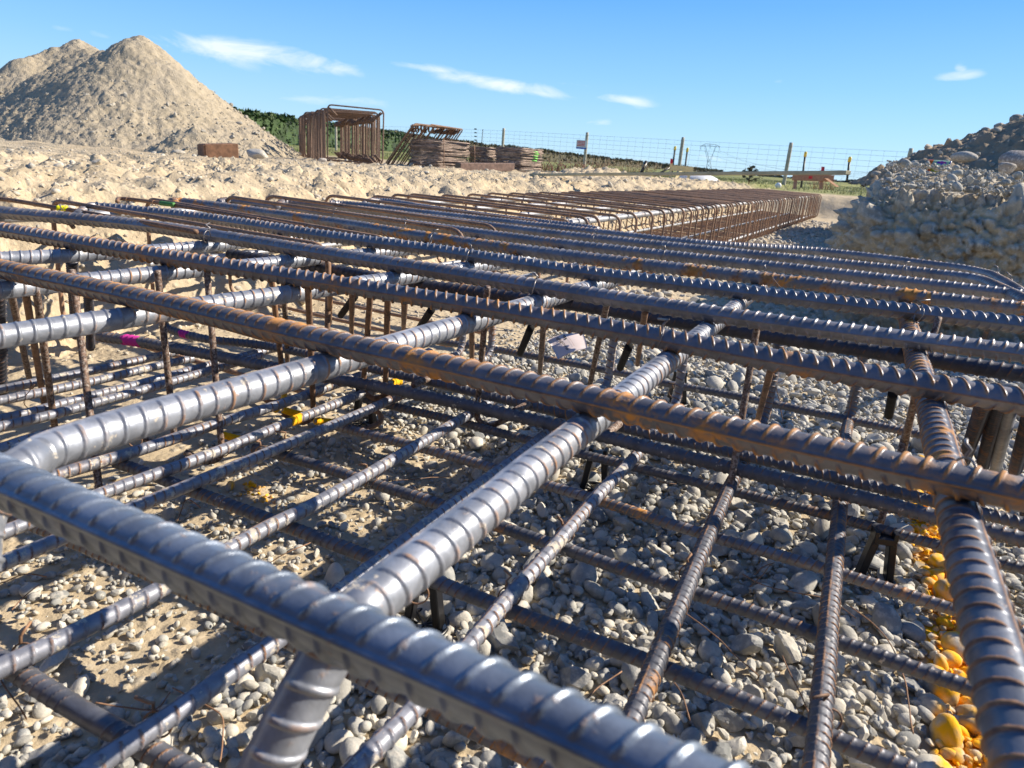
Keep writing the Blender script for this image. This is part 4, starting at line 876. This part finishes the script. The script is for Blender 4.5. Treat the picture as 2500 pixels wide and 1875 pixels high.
# hooked orange end of a mesh bar around that chair
c_, s_c = resample(S((868, 1047, .575), (900, 1045, .58), (930, 1028, .585), (925, 1008, .585), (905, 1000, .585)), .006); V, F = tube_np(c_, .006, 10)
tag(mesh_np('bar_hook', V, F, M_rusto), 'orange rusty hooked bar end curling on the gravel left of centre', 'rebar hook')
for pts, lab in [(S((690, 1000, .57), (715, 1008, .58), (745, 1014, .58)), 'short yellow sprayed bar piece left of the bright yellow mark'), (S((770, 1028, .57), (800, 1030, .58), (822, 1033, .585)), 'short yellow sprayed bar piece right of the hooked leg'), (S((545, 1062, .575), (575, 1070, .58), (588, 1074, .585)), 'short yellow ribbed bar end beside the wired leg')]:
    L_ = np.linalg.norm(pts[-1]-pts[0]); ribbed('painted_bar_end', pts, .0072, M_low, lab, slant=.8, nth=14, per=8, paint=((-1, 1, YEL),))
c_, s_c = resample(S((690, 940, .55), (694, 965, .575), (688, 985, .585), (672, 1002, .59)), .005); V, F = tube_np(c_, .0071, 12)
M_yspray = simple('yellow_spray', (.85, .47, .01), .55)
tag(mesh_np('painted_hook', V, F, M_yspray), 'yellow sprayed hook at the foot of an upright leg', 'stirrup hook')

# ------------------------------------------------------------------ paper tag with printing
def paper_tag():
    D = 1.30
    TL, TR, BR, BL = PD(1335, 829, D+.03), PD(1424, 818, D+.05), PD(1434, 853, D), PD(1362, 877, D-.02)
    e = empty('paper_tag', BL, 'curled white paper supply tag with black lettering tied on a lower bar', 'tag'); n = 14; V = []; F = []
    nrm = np.cross(TR-TL, BL-TL); nrm /= np.linalg.norm(nrm)
    if nrm@ray(1380, 850) > 0: nrm = -nrm
    def pt(u, v): 
        p = (TL*(1-u)+TR*u)*(1-v)+(BL*(1-u)+BR*u)*v
        return p+nrm*(.006*math.sin(u*PI*.9)+.003*math.sin(v*PI))-((TL-BL)*.05*math.sin(u*3.1))*(1-v)*-1
    for side in (0, 1):
        for i_ in range(n+1):
            for j_ in range(n+1): V.append(pt(i_/n, j_/n)-nrm*.0006*side)
    M_ = (n+1)**2
    for i_ in range(n):
        for j_ in range(n):
            a = i_*(n+1)+j_; F.append((a, a+1, a+n+2, a+n+1)); F.append((M_+a, M_+a+n+1, M_+a+n+2, M_+a+1))
    for i_ in range(n):
        F.append((i_, i_+1, M_+i_+1, M_+i_)); a = n*(n+1)+i_; F.append((a, M_+a, M_+a+1, a+1))
        a = i_*(n+1); F.append((a, M_+a, M_+a+n+1, a+n+1)); a = a+n; F.append((a, a+n+1, M_+a+n+1, M_+a))
    mesh_np('sheet', V, F, simple('tag_paper', (.70, .60, .56), .55, 0, .08, 25, .05), e)
    M_ink = simple('ink', (.02, .02, .025), .5)
    def text(s, u0, v0, u1, v1, size, bold=0., nm='lettering', mat=M_ink):
        cu = bpy.data.curves.new(nm, 'FONT'); cu.body = s; cu.size = 1; cu.offset = bold
        ob = bpy.data.objects.new(nm, cu); C.objects.link(ob); bpy.context.view_layer.update()
        dg = bpy.context.evaluated_depsgraph_get(); me = bpy.data.meshes.new_from_object(ob.evaluated_get(dg)); bpy.data.objects.remove(ob)
        vv = np.array([v.co[:] for v in me.vertices]); ln = vv[:, 0].max()-vv[:, 0].min(); vv[:, 0] -= vv[:, 0].min(); k = 1/ln
        du, dv = u1-u0, v1-v0; out = []
        for x, y, _ in vv:
            t = x*k; u = u0+du*t; v = v0+dv*t; out.append(pt(u-size*y*k*-1*.0+(-size*y), v)+nrm*.0016)
        fs = [tuple(p.vertices) for p in me.polygons]; mesh_np(nm, out, fs, mat, e, False)
    # reads upwards along the sheet
    text('Reo', .40, .86, .33, .50, .115, .0); text('Fab', .33, .47, .27, .14, .13, .02)
    text('Total reinforcing', .60, .80, .52, .25, .04, .0, 'small_print', simple('ink_grey', (.3, .2, .22), .6))
    mb = MB()
    for v0 in (.12, .22, .32): mb.add([pt(.41, v0)+nrm*.001, pt(.47, v0-.03)+nrm*.001, pt(.47, v0+.05)+nrm*.001, pt(.41, v0+.06)+nrm*.001], [(0, 1, 2, 3)])
    mb.build('emblem', M_ink, e)
paper_tag()

# ------------------------------------------------------------------ drinks can
def can():
    c = PD(2290, 407, 3.72); ax = np.array([.80, -.60, -.02]); ax /= np.linalg.norm(ax); R = .033; L = .115
    e = empty('drinks_can', c, 'empty cut open drinks can, orange, green and purple, on top of the earth block', 'can')
    u = np.cross(ax, ZD); u /= np.linalg.norm(u); w = np.cross(u, ax); n = 40
    def ringf(s, r): return [c+ax*s+(u*math.cos(t)+w*math.sin(t))*r for t in np.arange(n)*2*PI/n]
    cols = {k: simple('can_'+k, v, .3, .5, .03, 20, .0) for k, v in dict(orange=(.85, .16, .02), green=(.42, .55, .08), pale=(.52, .68, .36), purple=(.16, .05, .42), blue=(.03, .06, .35), silver=(.7, .7, .7), pink=(.65, .08, .3)).items()}
    me_mats = list(cols); V = []; F = []; mi = []; st = [(-.5*L, .026), (-.5*L+.006, R)]+[(-.5*L+.006+k*(L-.012)/24, R) for k in range(1, 25)]+[(.5*L, R*.985)]
    for s, r in st: V += ringf(s, r)
    for i_ in range(len(st)-1):
        f = (st[i_][0]/L)+.5
        for k in range(n):
            F.append((i_*n+k, i_*n+(k+1) % n, (i_+1)*n+(k+1) % n, (i_+1)*n+k)); t = ((k+.5)/n*2*PI)
            up = math.sin(t)
            if f < .26: m = 'orange'
            elif f > .93: m = 'blue'
            elif up > .12:
                m = 'pale'
                d = ((f-.62)/.2)**2+((up-.62)/.24)**2
                if d < 1 and not ((f-.66)/.14)**2+((up-.70)/.14)**2 < 1: m = 'purple'
                elif d < 1: m = 'pink'
            elif up > -.02: m = 'pink'
            else: m = 'green'
            mi.append(me_mats.index(m))
    o = mesh_np('can_body', V, F, None, e); [o.data.materials.append(cols[k]) for k in me_mats]; o.data.polygons.foreach_set('material_index', mi[:len(o.data.polygons)])
    V = []; F = []
    for s, r in [(.5*L, R*.985), (.5*L-.0005, R*.955), (-.3*L, R*.95), (-.42*L, R*.6), (-.45*L, .001)]: V += ringf(s, r)
    for i_ in range(4):
        for k in range(n): F.append((i_*n+k, (i_+1)*n+k, (i_+1)*n+(k+1) % n, i_*n+(k+1) % n))
    mesh_np('inside', V, F, simple('can_aluminium', (.75, .76, .77), .22, 1., .03, 20, 0), e)
    m = MB(); m.tube(ringf(.5*L, R), .0011, 6, True); m.build('rim', cols['silver'], e, True)
can()

# ------------------------------------------------------------------ timber pieces
M_tim = simple('timber_brown', (.17, .085, .045), .8, 0, .35, 18, .6, .004); M_timg = simple('timber_grey', (.20, .13, .10), .85, 0, .3, 25, .5, .003)
M_pale = simple('timber_pale', (.55, .46, .30), .75, 0, .2, 20, .3, .002); M_post = simple('timber_post', (.42, .38, .30), .8, 0, .25, 16, .4, .003); M_batten = simple('batten', (.42, .38, .24), .7, 0, .2, 6, .3, .003)
M_yt = simple('timber_yellow', (.78, .62, .30), .7, 0, .1); M_or = simple('timber_orange', (.50, .27, .14), .7, 0, .15); M_red = simple('spray_red', (.75, .04, .04), .6)
def timber(x0, y0, x1, y1, dep, hh, dd, mat, name, lab, endmat=None, yaw=0.):
    a, b = PD(x0, y0, dep), PD(x1, y1, dep+yaw); c = (a+b)/2; X = (b-a)/2; Y = np.cross(ZD, X); Y = Y/np.linalg.norm(Y)*dd
    e = empty(name, (c[0], c[1], c[2]-hh), lab, 'timber'); mb = MB(); mb.box(c, X, Y, ZD*hh, .12); mb.build('beam', mat, e)
    if endmat: m2 = MB(); m2.box(a-X/np.linalg.norm(X)*.004, X/np.linalg.norm(X)*.005, Y*.93, ZD*hh*.93, .1); m2.build('sawn_end', endmat, e)
    return e
timber(492, 371, 574, 369, 8.6, .095, .13, M_tim, 'timber_block', 'short rough brown timber block lying at the foot of the mound', M_tim, .25)
timber(1118, 408, 1250, 408, 8.9, .052, .06, M_timg, 'timber_beam', 'square timber beam with a black painted end before the flat stirrup stacks', M_black, .5)
# long batten bridging the trench
a_, b_e = PD(1300, 424, 7.6), PD(2072, 417, 4.6); mid1 = PD(1560, 434, 6.9); mid2 = PD(1850, 430, 5.5); mid = (mid1+mid2)/2
mb = MB(); X = (b_e-a_)/2; mb.box((a_+b_e)/2-ZD*.012, X, np.cross(ZD, X)/np.linalg.norm(X)*.03, ZD*.013, .2); tag(mb.build('long_batten', M_batten), 'long thin greenish timber batten laid across the trench behind the cage', 'batten')
mb = MB(); a0_, b0_ = PD(1270, 415, 9.5), PD(1420, 424, 9.); X = (b0_-a0_)/2; mb.box((a0_+b0_)/2, X, np.cross(ZD, X)/np.linalg.norm(X)*.03, ZD*.008, .2); tag(mb.build('short_batten', M_pale), 'short pale batten lying on the bank left of the fence sign', 'batten')

# ------------------------------------------------------------------ stirrup stores on the bank
me_s = stirrup_mesh('steel_stirrup', .84, .80, .0115, .06, .16, 8, True); me_s.materials.append(rusty('store_rust', .8, .2))
me_s2 = stirrup_mesh('steel_stirrup_b', .80, .80, .0095, .05, .15, 8, True); me_s2.materials.append(M_rust)
f0, f1 = P(868, 399, .285), P(775, 389, .285)
rd = f1-f0; rd[2] = 0; Lr = np.linalg.norm(rd); rd /= Lr; f1 = PD(782, 388, 14.8); f0 = PD(862, 399, 11.0); rd = f1-f0; rd[2] = 0; rd /= np.linalg.norm(rd)
wx = np.cross(ZD, rd); wx = wx if wx[0] > 0 else -wx; wx = wx*.6+np.array([1, 0, 0])*.5; wx[2] = 0
for k in range(46):
    t = k/45; p = f0*(1-t)+f1*t+rng.normal(0, .012, 3)*np.array([1, 1, .2]); p[2] = .375+rng.normal(0, .018)
    lab = 'front square stirrup of the standing row, with the high top bar' if k == 0 else 'rusty square stirrup standing in the row between the mound and the flat stacks'
    if k == 0: p = p-rd*.10+ZD*.03
    put(me_s, 'steel_stirrup', p, wx+rng.normal(0, .03, 3)*np.array([1, 1, .25]), ZD+np.array([rng.normal(0, .03), rng.normal(0, .05), 0]), M_rust, lab, 'stirrup', 'square stirrups standing in a row')
for k in range(11):
    p = PD(985+k*2.2, 402, 10.2+k*.03); p[2] = .38
    put(me_s2, 'steel_stirrup', p+np.array([k*.022-.1, 0, 0]), (.40+rng.normal(0, .02), .88, rng.normal(0, .015)), (.60+rng.normal(0, .02), -.15, .78), M_rust, 'rusty square stirrup leaning to the right against the flat stacks', 'stirrup', 'square stirrups leaning in a bundle')
def flat_stack(xc, dep, z0, n, rot, w, lab, grp, rake=0., mats=None):
    me = bpy.data.meshes.new('flat'); 
    m1 = stirrup_mesh('flat_stirrup', w, w*.95, .0085, .05, .15, 8); m1.materials.append(mats or M_rustpale)
    c = PD(xc, 400, dep)
    for k in range(n):
        r = rot+rng.normal(0, .025); X = np.array([math.cos(r), math.sin(r), rng.normal(0, .004)]); Z = np.array([-math.sin(r), math.cos(r), rng.normal(0, .004)])
        p = np.array([c[0], c[1], z0+k*.0195])+rng.normal(0, .014, 3)*np.array([1, 1, 0])
        put(m1, 'flat_stirrup', p-Z*w*.47, X, Z, None, lab, 'stirrup', grp)
M_rustpale = simple('pale_rust', (.25, .185, .145), .6, .2, .6, 9, .4, .002)
flat_stack(1072, 9.9, .40, 22, math.radians(52), .62, 'rusty stirrup lying in the tallest flat stack, tied, nearest the leaning bundle', 'stirrups in the tallest flat stack')
flat_stack(1182, 10.2, .40, 20, math.radians(60), .36, 'rusty stirrup lying in the small middle flat stack', 'stirrups in the middle flat stack')
flat_stack(1266, 9.9, .38, 22, math.radians(50), .50, 'rusty stirrup lying in the right hand flat stack', 'stirrups in the right hand flat stack')
# green sprayed band on the right stack corner, bundle wires
for x, yy0, yy1, lab, m in [(1083, 338, 405, 'rusty binding wire round the tallest flat stack', M_wire), (1158, 355, 402, 'rusty binding wire round the middle flat stack', M_wire)]:
    c, s = resample([PD(x, yy0-2, 9.42), PD(x+1, (yy0+yy1)/2, 9.40), PD(x, yy1, 9.45)], .05); V, F = tube_np(c, .006, 6); tag(mesh_np('binding_wire', V, F, m), lab, 'wire')
M_gs = simple('green_spray', (.16, .62, .08), .5)
for k in range(5):
    y = 370+k*5.4; q = PD(1303+rng.uniform(-5, 5), y, 9.50); mb = MB(); mb.tube([q, q+np.array([.055+rng.uniform(-.01, .01), .05, -.004])], .0075, 8); tag(mb.build('sprayed_bend', M_gs, None, True), 'bright green sprayed bend on the corner of the right hand flat stack', 'spray mark', 'green sprayed bends')

# ------------------------------------------------------------------ fence and far things
def post(parent, x, ytop, D, zb=.36, r=.05, mat=M_post, name='post', lean=0.):
    t = PD(x, ytop, D); b = np.array([t[0]-lean, t[1], zb]); c, s = resample([b, t], .1); rr = np.full(len(c), r); rr[-1] *= .9
    V, F = tube_np(c, rr, 12); return mesh_np(name, V, F, mat, parent)
fx = [(700, 292, 34), (820, 300, 32), (1020, 305, 30), (1230, 313, 28), (1434, 323, 25), (1668, 335, 22.5), (1932, 348, 20.5), (2225, 362, 18.5), (2560, 380, 16.5)]
fe = empty('wire_fence', (PD(1434, 400, 25)[0], PD(1434, 400, 25)[1], .36), 'farm fence of round timber posts and thin wire netting along the field', 'fence')
tops = []
for x, y, D in fx:
    t = PD(x, y, D); tops.append(t)
    if x > 1100 or x in (820,): post(fe, x, y, D, .36, .055)
mb = MB()
for k in range(len(tops)-1):
    a, b = tops[k], tops[k+1]; Ln = np.linalg.norm((b-a)[:2])
    for hh in (0, .13, .28, .43, .58, .73, .88, 1.0, 1.12):
        p0 = a.copy(); p1 = b.copy(); p0[2] = a[2]-.10-hh; p1[2] = b[2]-.10-hh
        mb.tube([p0, p1], .0028, 4)
    nn = int(Ln/.3)
    for q in range(nn):
        p = a*(1-q/nn)+b*(q/nn); mb.tube([p-ZD*.10, p-ZD*1.25], .0022, 4)
mb.build('netting', simple('wire_galv', (.20, .22, .25), .5, .2), fe)
# notice on the fence
nq = PD(1420, 353, 24.9); e = empty('fence_notice', nq-ZD*.2, 'small white notice with red lines and a blue strip on a fence post', 'sign')
mb = MB(); mb.box(nq, np.array([.19, 0, 0]), np.array([0, .006, 0]), ZD*.15, 0.); mb.build('panel', M_white, e)
mb = MB(); [mb.box(nq+np.array([-.02, -.008, .11-.05*k]), np.array([.14, 0, 0]), np.array([0, .003, 0]), ZD*.012) for k in range(4)]; mb.build('red_lines', M_red, e)
mb = MB(); mb.box(nq+np.array([0, -.008, -.125]), np.array([.19, 0, 0]), np.array([0, .003, 0]), ZD*.025); mb.build('blue_strip', simple('blue', (.04, .12, .5), .5), e)
def stake(x, yt, yb, D, lab, r=.022):
    t, b = PD(x, yt, D), PD(x-(yb-yt)*.13, yb, D); e = empty('steel_stake', b, lab, 'stake', 'capped steel stakes'); mb = MB(); mb.tube([b, t], r, 6); mb.build('stake', M_dstake, e, True)
    mb = MB(); mb.tube([t-ZD*.03, t+ZD*.05, t+ZD*.07], [r*1.35, r*1.35, r*.9], 10); mb.build('cap', M_yel, e, True)
stake(1648, 364, 425, 17, 'yellow capped dark stake left of the second fence post')
stake(1678, 368, 442, 17, 'yellow capped dark stake right of the second fence post')
stake(1966, 379, 458, 14, 'yellow capped dark stake right of the thickest fence post')
stake(2074, 392, 440, 13, 'yellow capped dark stake by the pebbly edge of the earth block')
def frame_board(x0, x1, y, D, mat, lab, stakes, brace, redtop):
    c = PD((x0+x1)/2, y, D); e = empty('profile_board', (c[0], c[1], .38), lab, 'profile board'); a, b = PD(x0, y-2, D), PD(x1, y+2, D); mb = MB(); X = (b-a)/2
    mb.box((a+b)/2, X, np.array([0, .014, 0]), ZD*.055, .1); mb.build('crosspiece', mat, e)
    for sx, yt, yb in stakes:
        mb = MB(); t, bb = PD(sx, yt, D), PD(sx-4, yb, D); mb.box((t+bb)/2+np.array([0, .03, 0]), np.array([.026, 0, 0]), np.array([0, .014, 0]), (t-bb)/2, .0); mb.build('stake', mat, e)
    mb = MB(); t, bb = PD(*brace[:2], D), PD(*brace[2:], D-.3); mb.box((t+bb)/2, np.array([.03, 0, 0]), np.array([0, .014, 0]), (t-bb)/2); mb.build('brace', mat, e)
    mb = MB(); t, bb = PD(redtop, stakes[0][1]-9, D), PD(redtop-1, stakes[0][1]+2, D); mb.box((t+bb)/2+np.array([0, .01, 0]), np.array([.024, 0, 0]), np.array([0, .012, 0]), (t-bb)/2); mb.build('red_tip', M_red, e)
frame_board(1637, 1692, 412, 15, M_yt, 'yellow timber profile board on stakes behind the long batten', [(1640, 397, 440), (1685, 408, 440)], (1663, 416, 1650, 436), 1640)
frame_board(1935, 2035, 434, 12, M_or, 'orange timber profile board with red tip near the earth block', [(2009, 416, 462), (1945, 430, 462)], (2015, 434, 2045, 456), 2010)
mb = MB(); q = PD(1979, 433, 11.9); mb.box(q, np.array([.03, 0, 0]), np.array([0, .004, 0]), ZD*.022); tag(mb.build('red_flag', M_red), 'small red marker flag on the orange profile board', 'marker')
mb = MB(); mb.tube([PD(1562, 431, 18), PD(1578, 394, 18)], .05, 5); tag(mb.build('black_post', M_black, None, True), 'short leaning black post among dry weeds', 'post')
mb = MB(); mb.tube([PD(1590, 434, 16.5), PD(1636, 409, 16.5)], .022, 6); tag(mb.build('black_pipe', M_black, None, True), 'black pipe leaning up to the yellow profile board', 'pipe')
# crumpled white bag
V, F = ICO[3]; Vb = V*(1+.22*fbm(V*2.2, 4, 5)[:, None]+.1*np.abs(vnoise(V*6, 6))[:, None])*np.array([.42, .25, .15]); q = PD(1704, 441, 15.5)
tag(mesh_np('white_bag', Vb+q, F, M_white), 'crumpled white plastic bag on the bank below the yellow board', 'bag')
V, F = ICO[2]; q = PD(1900, 453, 16); tag(mesh_np('white_scrap', V*(1+.2*fbm(V*2, 3, 8)[:, None])*.07+q, F, M_white), 'small white scrap left of the thickest post foot', 'litter')
# steel pylon
def pylon():
    D = 760.; b = PD(1727, 440, D); s = D/FPX; e_ = empty('pylon', (b[0], b[1], .4), 'distant steel lattice power pylon with a wide V shaped head', 'pylon'); mb = MB()
    def Q(x, y, z=0): q = PD(x, y, D); q = q+np.array([0, z, 0]); return q
    r = .22
    for sx in (-1, 1):
        mb.tube([Q(1729+sx*11, 436), Q(1731+sx*4, 396), Q(1731+sx*2, 391)], r, 4)
        for k in range(5):
            y0 = 436-k*9; y1 = y0-9; w0 = 11-k*1.7; w1 = 11-(k+1)*1.7; mb.tube([Q(1730-sx*w0, y0), Q(1730+sx*w1, y1)], r*.7, 4)
    mb.tube([Q(1731, 391), Q(1722, 354)], r, 4); mb.tube([Q(1733, 391), Q(1750, 355)], r, 4); mb.tube([Q(1728, 396), Q(1719, 354)], r*.7, 4); mb.tube([Q(1736, 392), Q(1747, 355)], r*.7, 4)
    mb.tube([Q(1711, 357), Q(1722, 351), Q(1748, 353), Q(1758, 359)], r, 4); mb.tube([Q(1711, 357), Q(1735, 356), Q(1758, 359)], r*.8, 4)
    for x, y in ((1711, 357), (1734, 354), (1757, 359)): mb.tube([Q(x, y), Q(x, y+9)], r*.8, 4)
    mb.build('lattice', simple('pylon_steel', (.16, .18, .2), .5, .3), e_)
    mb = MB()
    for x, y in ((1711, 366), (1734, 363), (1757, 368)):
        a = Q(x, y); b2 = PD(x+620, y+35, 420); pts = [a*(1-t)+b2*t-ZD*14*4*t*(1-t) for t in np.linspace(0, 1, 14)]; mb.tube(pts, .05, 4)
    mb.build('conductors', M_dstake, e_)
pylon()

# foliage
def foliage(name, cen, size, n, leaf, cols, lab, cat, seed=0, parent=None, shapef=None):
    r = np.random.default_rng(seed); P0 = shapef(r, n) if shapef else None
    if P0 is None:
        d = r.normal(size=(n, 3)); d /= np.linalg.norm(d, axis=1)[:, None]; P0 = d*(r.uniform(.2, 1, (n, 1))**.5)*np.array(size)/2+np.array(cen)
    a = r.normal(size=(n, 3)); a /= np.linalg.norm(a, axis=1)[:, None]; b = np.cross(a, r.normal(size=(n, 3))); b /= np.linalg.norm(b, axis=1)[:, None]
    L = leaf*r.uniform(.5, 1.4, (n, 1)) if np.ndim(leaf) == 0 else leaf[:, None]*r.uniform(.5, 1.4, (n, 1))
    V = np.stack([P0-a*L, P0-b*L*.45, P0+a*L, P0+b*L*.45], 1).reshape(-1, 3); F = np.arange(n*4).reshape(n, 4)
    c = np.ones((n, 4)); cc = np.array(cols)[r.integers(0, len(cols), n)]; c[:, :3] = cc*r.uniform(.7, 1.3, (n, 1)); c = np.repeat(c, 4, 0)
    return mesh_np(name, V, F, M_leaf, parent, False, {'scol': ('POINT', c)})
m, t, b = new_mat('leaf'); at = N(t, 'ShaderNodeAttribute'); at.attribute_name = 'scol'; t.links.new(at.outputs['Color'], b.inputs['Base Color']); b.inputs['Roughness'].default_value = .7; M_leaf = m
def hedge(name, x0, D0, x1, D1, top0, top1, n, cols, lab, leaf, seed, thick=2.2):
    a, b_ = PD(x0, 400, D0), PD(x1, 400, D1); t0, t1 = PD(x0, top0, D0)[2], PD(x1, top1, D1)[2]
    dirv = (b_-a); dirv[2] = 0; per = np.array([dirv[1], -dirv[0], 0]); per /= np.linalg.norm(per)
    e = empty(name, ((a[0]+b_[0])/2, (a[1]+b_[1])/2, .3), lab, 'hedge')
    def shp(r, n):
        # even in the picture: parameter by inverse distance
        w = r.uniform(0, 1, n); inv = (1/D0)*(1-w)+(1/D1)*w; D = 1/inv; t = (D-D0)/(D1-D0)
        lump = .10*np.sin(t*260)+.08*np.sin(t*97+1)+.06*np.sin(t*611)
        H = (t0*(1-t)+t1*t)-.3; z = .3+H*(1+lump*.5)*(1-r.uniform(0, 1, n)**2.2*.98)
        off = r.uniform(-.5, .5, n)*thick*(1.1-.5*(z/(H+.3)))
        p = a[None]*(1-t[:, None])+b_[None]*t[:, None]+per*off[:, None]; p[:, 2] = z; shp.D = D; return p
    r0 = np.random.default_rng(seed); q = shp(np.random.default_rng(seed), n); lf = leaf*shp.D/D0
    foliage('leaves', None, None, n, lf, cols, lab, 'hedge', seed, e, lambda r, n: shp(r, n))
    m_ = 120; mb = MB(); V = []; F = []
    for k in range(m_+1):
        t = (k/m_)**2; p = a*(1-t)+b_*t; H = (t0*(1-t)+t1*t)
        for o_, z in ((-thick*.45, .2), (-thick*.3, H*.88+.1*math.sin(k*1.7)), (thick*.3, H*.88+.1*math.sin(k*1.3)), (thick*.45, .2)): V.append(p+per*o_+ZD*(z-p[2]))
    for k in range(m_):
        for j_ in range(3): F.append((k*4+j_, k*4+j_+1, k*4+5+j_, k*4+4+j_))
    mesh_np('branches', V, F, simple('hedge_core_'+name, tuple(np.array(cols).mean(0)*.7), .9, 0, .5, .8, .0), e)
hedge('conifer_hedge', 380, 44, 980, 80, 245, 330, 16000, [(.035, .075, .018), (.05, .10, .022), (.028, .06, .02), (.075, .11, .03)], 'tall dark green conifer hedge behind the mound and standing stirrups', .16, 11)
hedge('brown_hedge', 930, 85, 1765, 900, 323, 419.5, 14000, [(.085, .075, .03), (.12, .075, .04), (.07, .08, .03), (.10, .09, .045)], 'long brownish hedge shrinking towards the horizon behind the fence', .26, 12)
# far tree belt and buildings line at the right horizon
q0, q1 = PD(1690, 436, 900), PD(2260, 452, 620)
def belt(r, n): 
    t = r.uniform(0, 1, n); p = q0[None]*(1-t[:, None])+q1[None]*t[:, None]; p[:, 2] = .4+r.uniform(0, 1, n)*(3.+1.5*np.sin(t*60)+1.2*np.sin(t*23)); return p
o = foliage('far_wood', None, None, 5000, 1.2, [(.05, .075, .06), (.06, .085, .07)], '', '', 5, None, belt); kind(o, 'stuff')
def tree(x, yb, yt, D, w, lab, cols, n=700, leaf=.5):
    b, t = PD(x, yb, D), PD(x, yt, D); b[2] = .4; H = t[2]-b[2]; e = empty('tree', b, lab, 'tree'); mb = MB()
    mb.tube([b, b+ZD*H*.4, b+ZD*H*.8], [H*.04, H*.03, H*.01], 7); mb.build('trunk', M_tim, e, True)
    foliage('crown', b+ZD*H*.62, (w, w, H*.78), n, leaf, cols, '', '', int(x), e)
tree(1790, 436, 419, 500, 8, 'small round dark tree on the horizon right of the pylon', [(.04, .07, .05)], 700, .6)
tree(1770, 436, 424, 520, 4, 'tiny round tree on the horizon beside the pylon foot', [(.05, .08, .05)], 400, .5)
# sapling pine and dry weeds on the bank edge
def sapling(x, yb, yt, D, lab):
    b, t = PD(x, yb, D), PD(x+3, yt, D); e = empty('pine_sapling', b, lab, 'sapling'); mb = MB(); mb.tube([b, t], [.012, .005], 6); mb.build('stem', M_tim, e, True); H = t[2]-b[2]
    def shp(r, n): 
        k = r.integers(0, 9, n); ang = k*2.4; lv = .15+.09*k; s = r.uniform(0, 1, n); R = .33*(1.05-lv)*s
        return np.stack([b[0]+np.cos(ang)*R+r.normal(0, .012, n), b[1]+np.sin(ang)*R, b[2]+lv*H+R*.45+r.normal(0, .014, n)], 1)
    foliage('needles', None, None, 420, .03, [(.05, .07, .04), (.07, .08, .05)], '', '', 3, e, shp)
sapling(1828, 450, 403, 15, 'thin dark pine sapling behind the batten right of the pylon')
def weed(x, yb, D, w, h, n, cols, lab, seed, r0=.004, name='dry_weed'):
    rr = np.random.default_rng(seed); b = PD(x, yb, D); mb = MB()
    for k in range(n):
        p = b+np.array([rr.uniform(-w, w), rr.uniform(-w, w)*.5, -.03]); hh = h*rr.uniform(.4, 1); d = rr.normal(0, .35, 2)
        q = p+np.array([d[0]*hh*.5, d[1]*hh*.4, hh*.6]); q2 = p+np.array([d[0]*hh*1.2, d[1]*hh, hh]); mb.tube([p, q, q2], [r0, r0*.8, r0*.4], 4)
        if rr.uniform() < .5: mb.tube([q, q+np.array([rr.normal(0, .2), 0, .25])*hh], r0*.6, 4)
    return tag(mb.build(name, cols, None, True), lab, 'weeds')
M_dry = simple('dry_stems', (.30, .22, .12), .8, 0, .3); M_bram = simple('bramble', (.16, .08, .05), .8, 0, .3); M_grs = simple('grass_blades', (.16, .20, .05), .7, 0, .35)
weed(1500, 428, 17, .5, .42, 60, M_dry, 'tuft of dry seeding weeds between the notice and the black post', 1, .006)
weed(1565, 428, 17, .3, .36, 35, M_dry, 'dry weeds around the short black post', 2, .006)
weed(1450, 422, 17, .45, .33, 60, M_bram, 'reddish brown scrub at the foot of the notice post', 3, .008, 'scrub')
weed(1360, 420, 14, .7, .26, 120, M_bram, 'tangle of reddish brown scrub right of the flat stacks', 4, .008, 'scrub')
weed(2005, 458, 12.5, .2, .24, 40, M_dry, 'dry weeds beside the orange profile board', 6, .004)
# short grass beyond the bank
def grass():
    n = 26000; x = rng.uniform(-14, 22, n); D = 14+rng.uniform(0, 1, n)**1.5*30; y = D
    a = x*cB-y*sB; b = x*sB+y*cB; ok_ = ((y+x*.25) > 18.6)&(~((a < 0)&(a > -3.4)&(b < 15.4))); x, y = x[ok_], y[ok_]; n = len(x); z = height(x*cB-y*sB, x*sB+y*cB, False)
    h = rng.uniform(.04, .12, n); w = rng.uniform(.006, .012, n); ang = rng.uniform(0, PI, n); le = rng.normal(0, .04, (n, 2))
    p = np.stack([x, y, z-.01], 1); d = np.stack([np.cos(ang)*w, np.sin(ang)*w, w*0], 1); t = p+np.stack([le[:, 0], le[:, 1], h], 1)
    V = np.stack([p-d, p+d, t], 1).reshape(-1, 3); F = np.arange(n*3).reshape(n, 3)
    c = np.ones((n, 4)); cc = np.array([(.14, .19, .05), (.22, .24, .08), (.34, .29, .14)])[rng.integers(0, 3, n)]; c[:, :3] = cc
    kind(mesh_np('grass', V, F, M_leaf, None, False, {'scol': ('POINT', np.repeat(c, 3, 0))}, center=False), 'stuff')
grass()
# four short conductor insulators on a far pole
mb = MB(); q = PD(1175, 340, 40); mb.tube([q-ZD*1.4, q+np.array([.06, 0, .55])], .02, 6); tag(mb.build('thin_pole', M_dstake, None, True), 'thin dark far pole above the middle flat stack', 'pole')
for k in range(4):
    q = PD(1161, 315+k*9, 38); mb = MB(); mb.tube([q-np.array([.07, 0, 0]), q+np.array([.07, 0, 0])], .03, 6); tag(mb.build('insulator', M_dstake, None, True), 'small dark insulator hanging in the column left of the thin pole', 'insulator', 'four insulators in a column')
print('objects', len(bpy.data.objects))
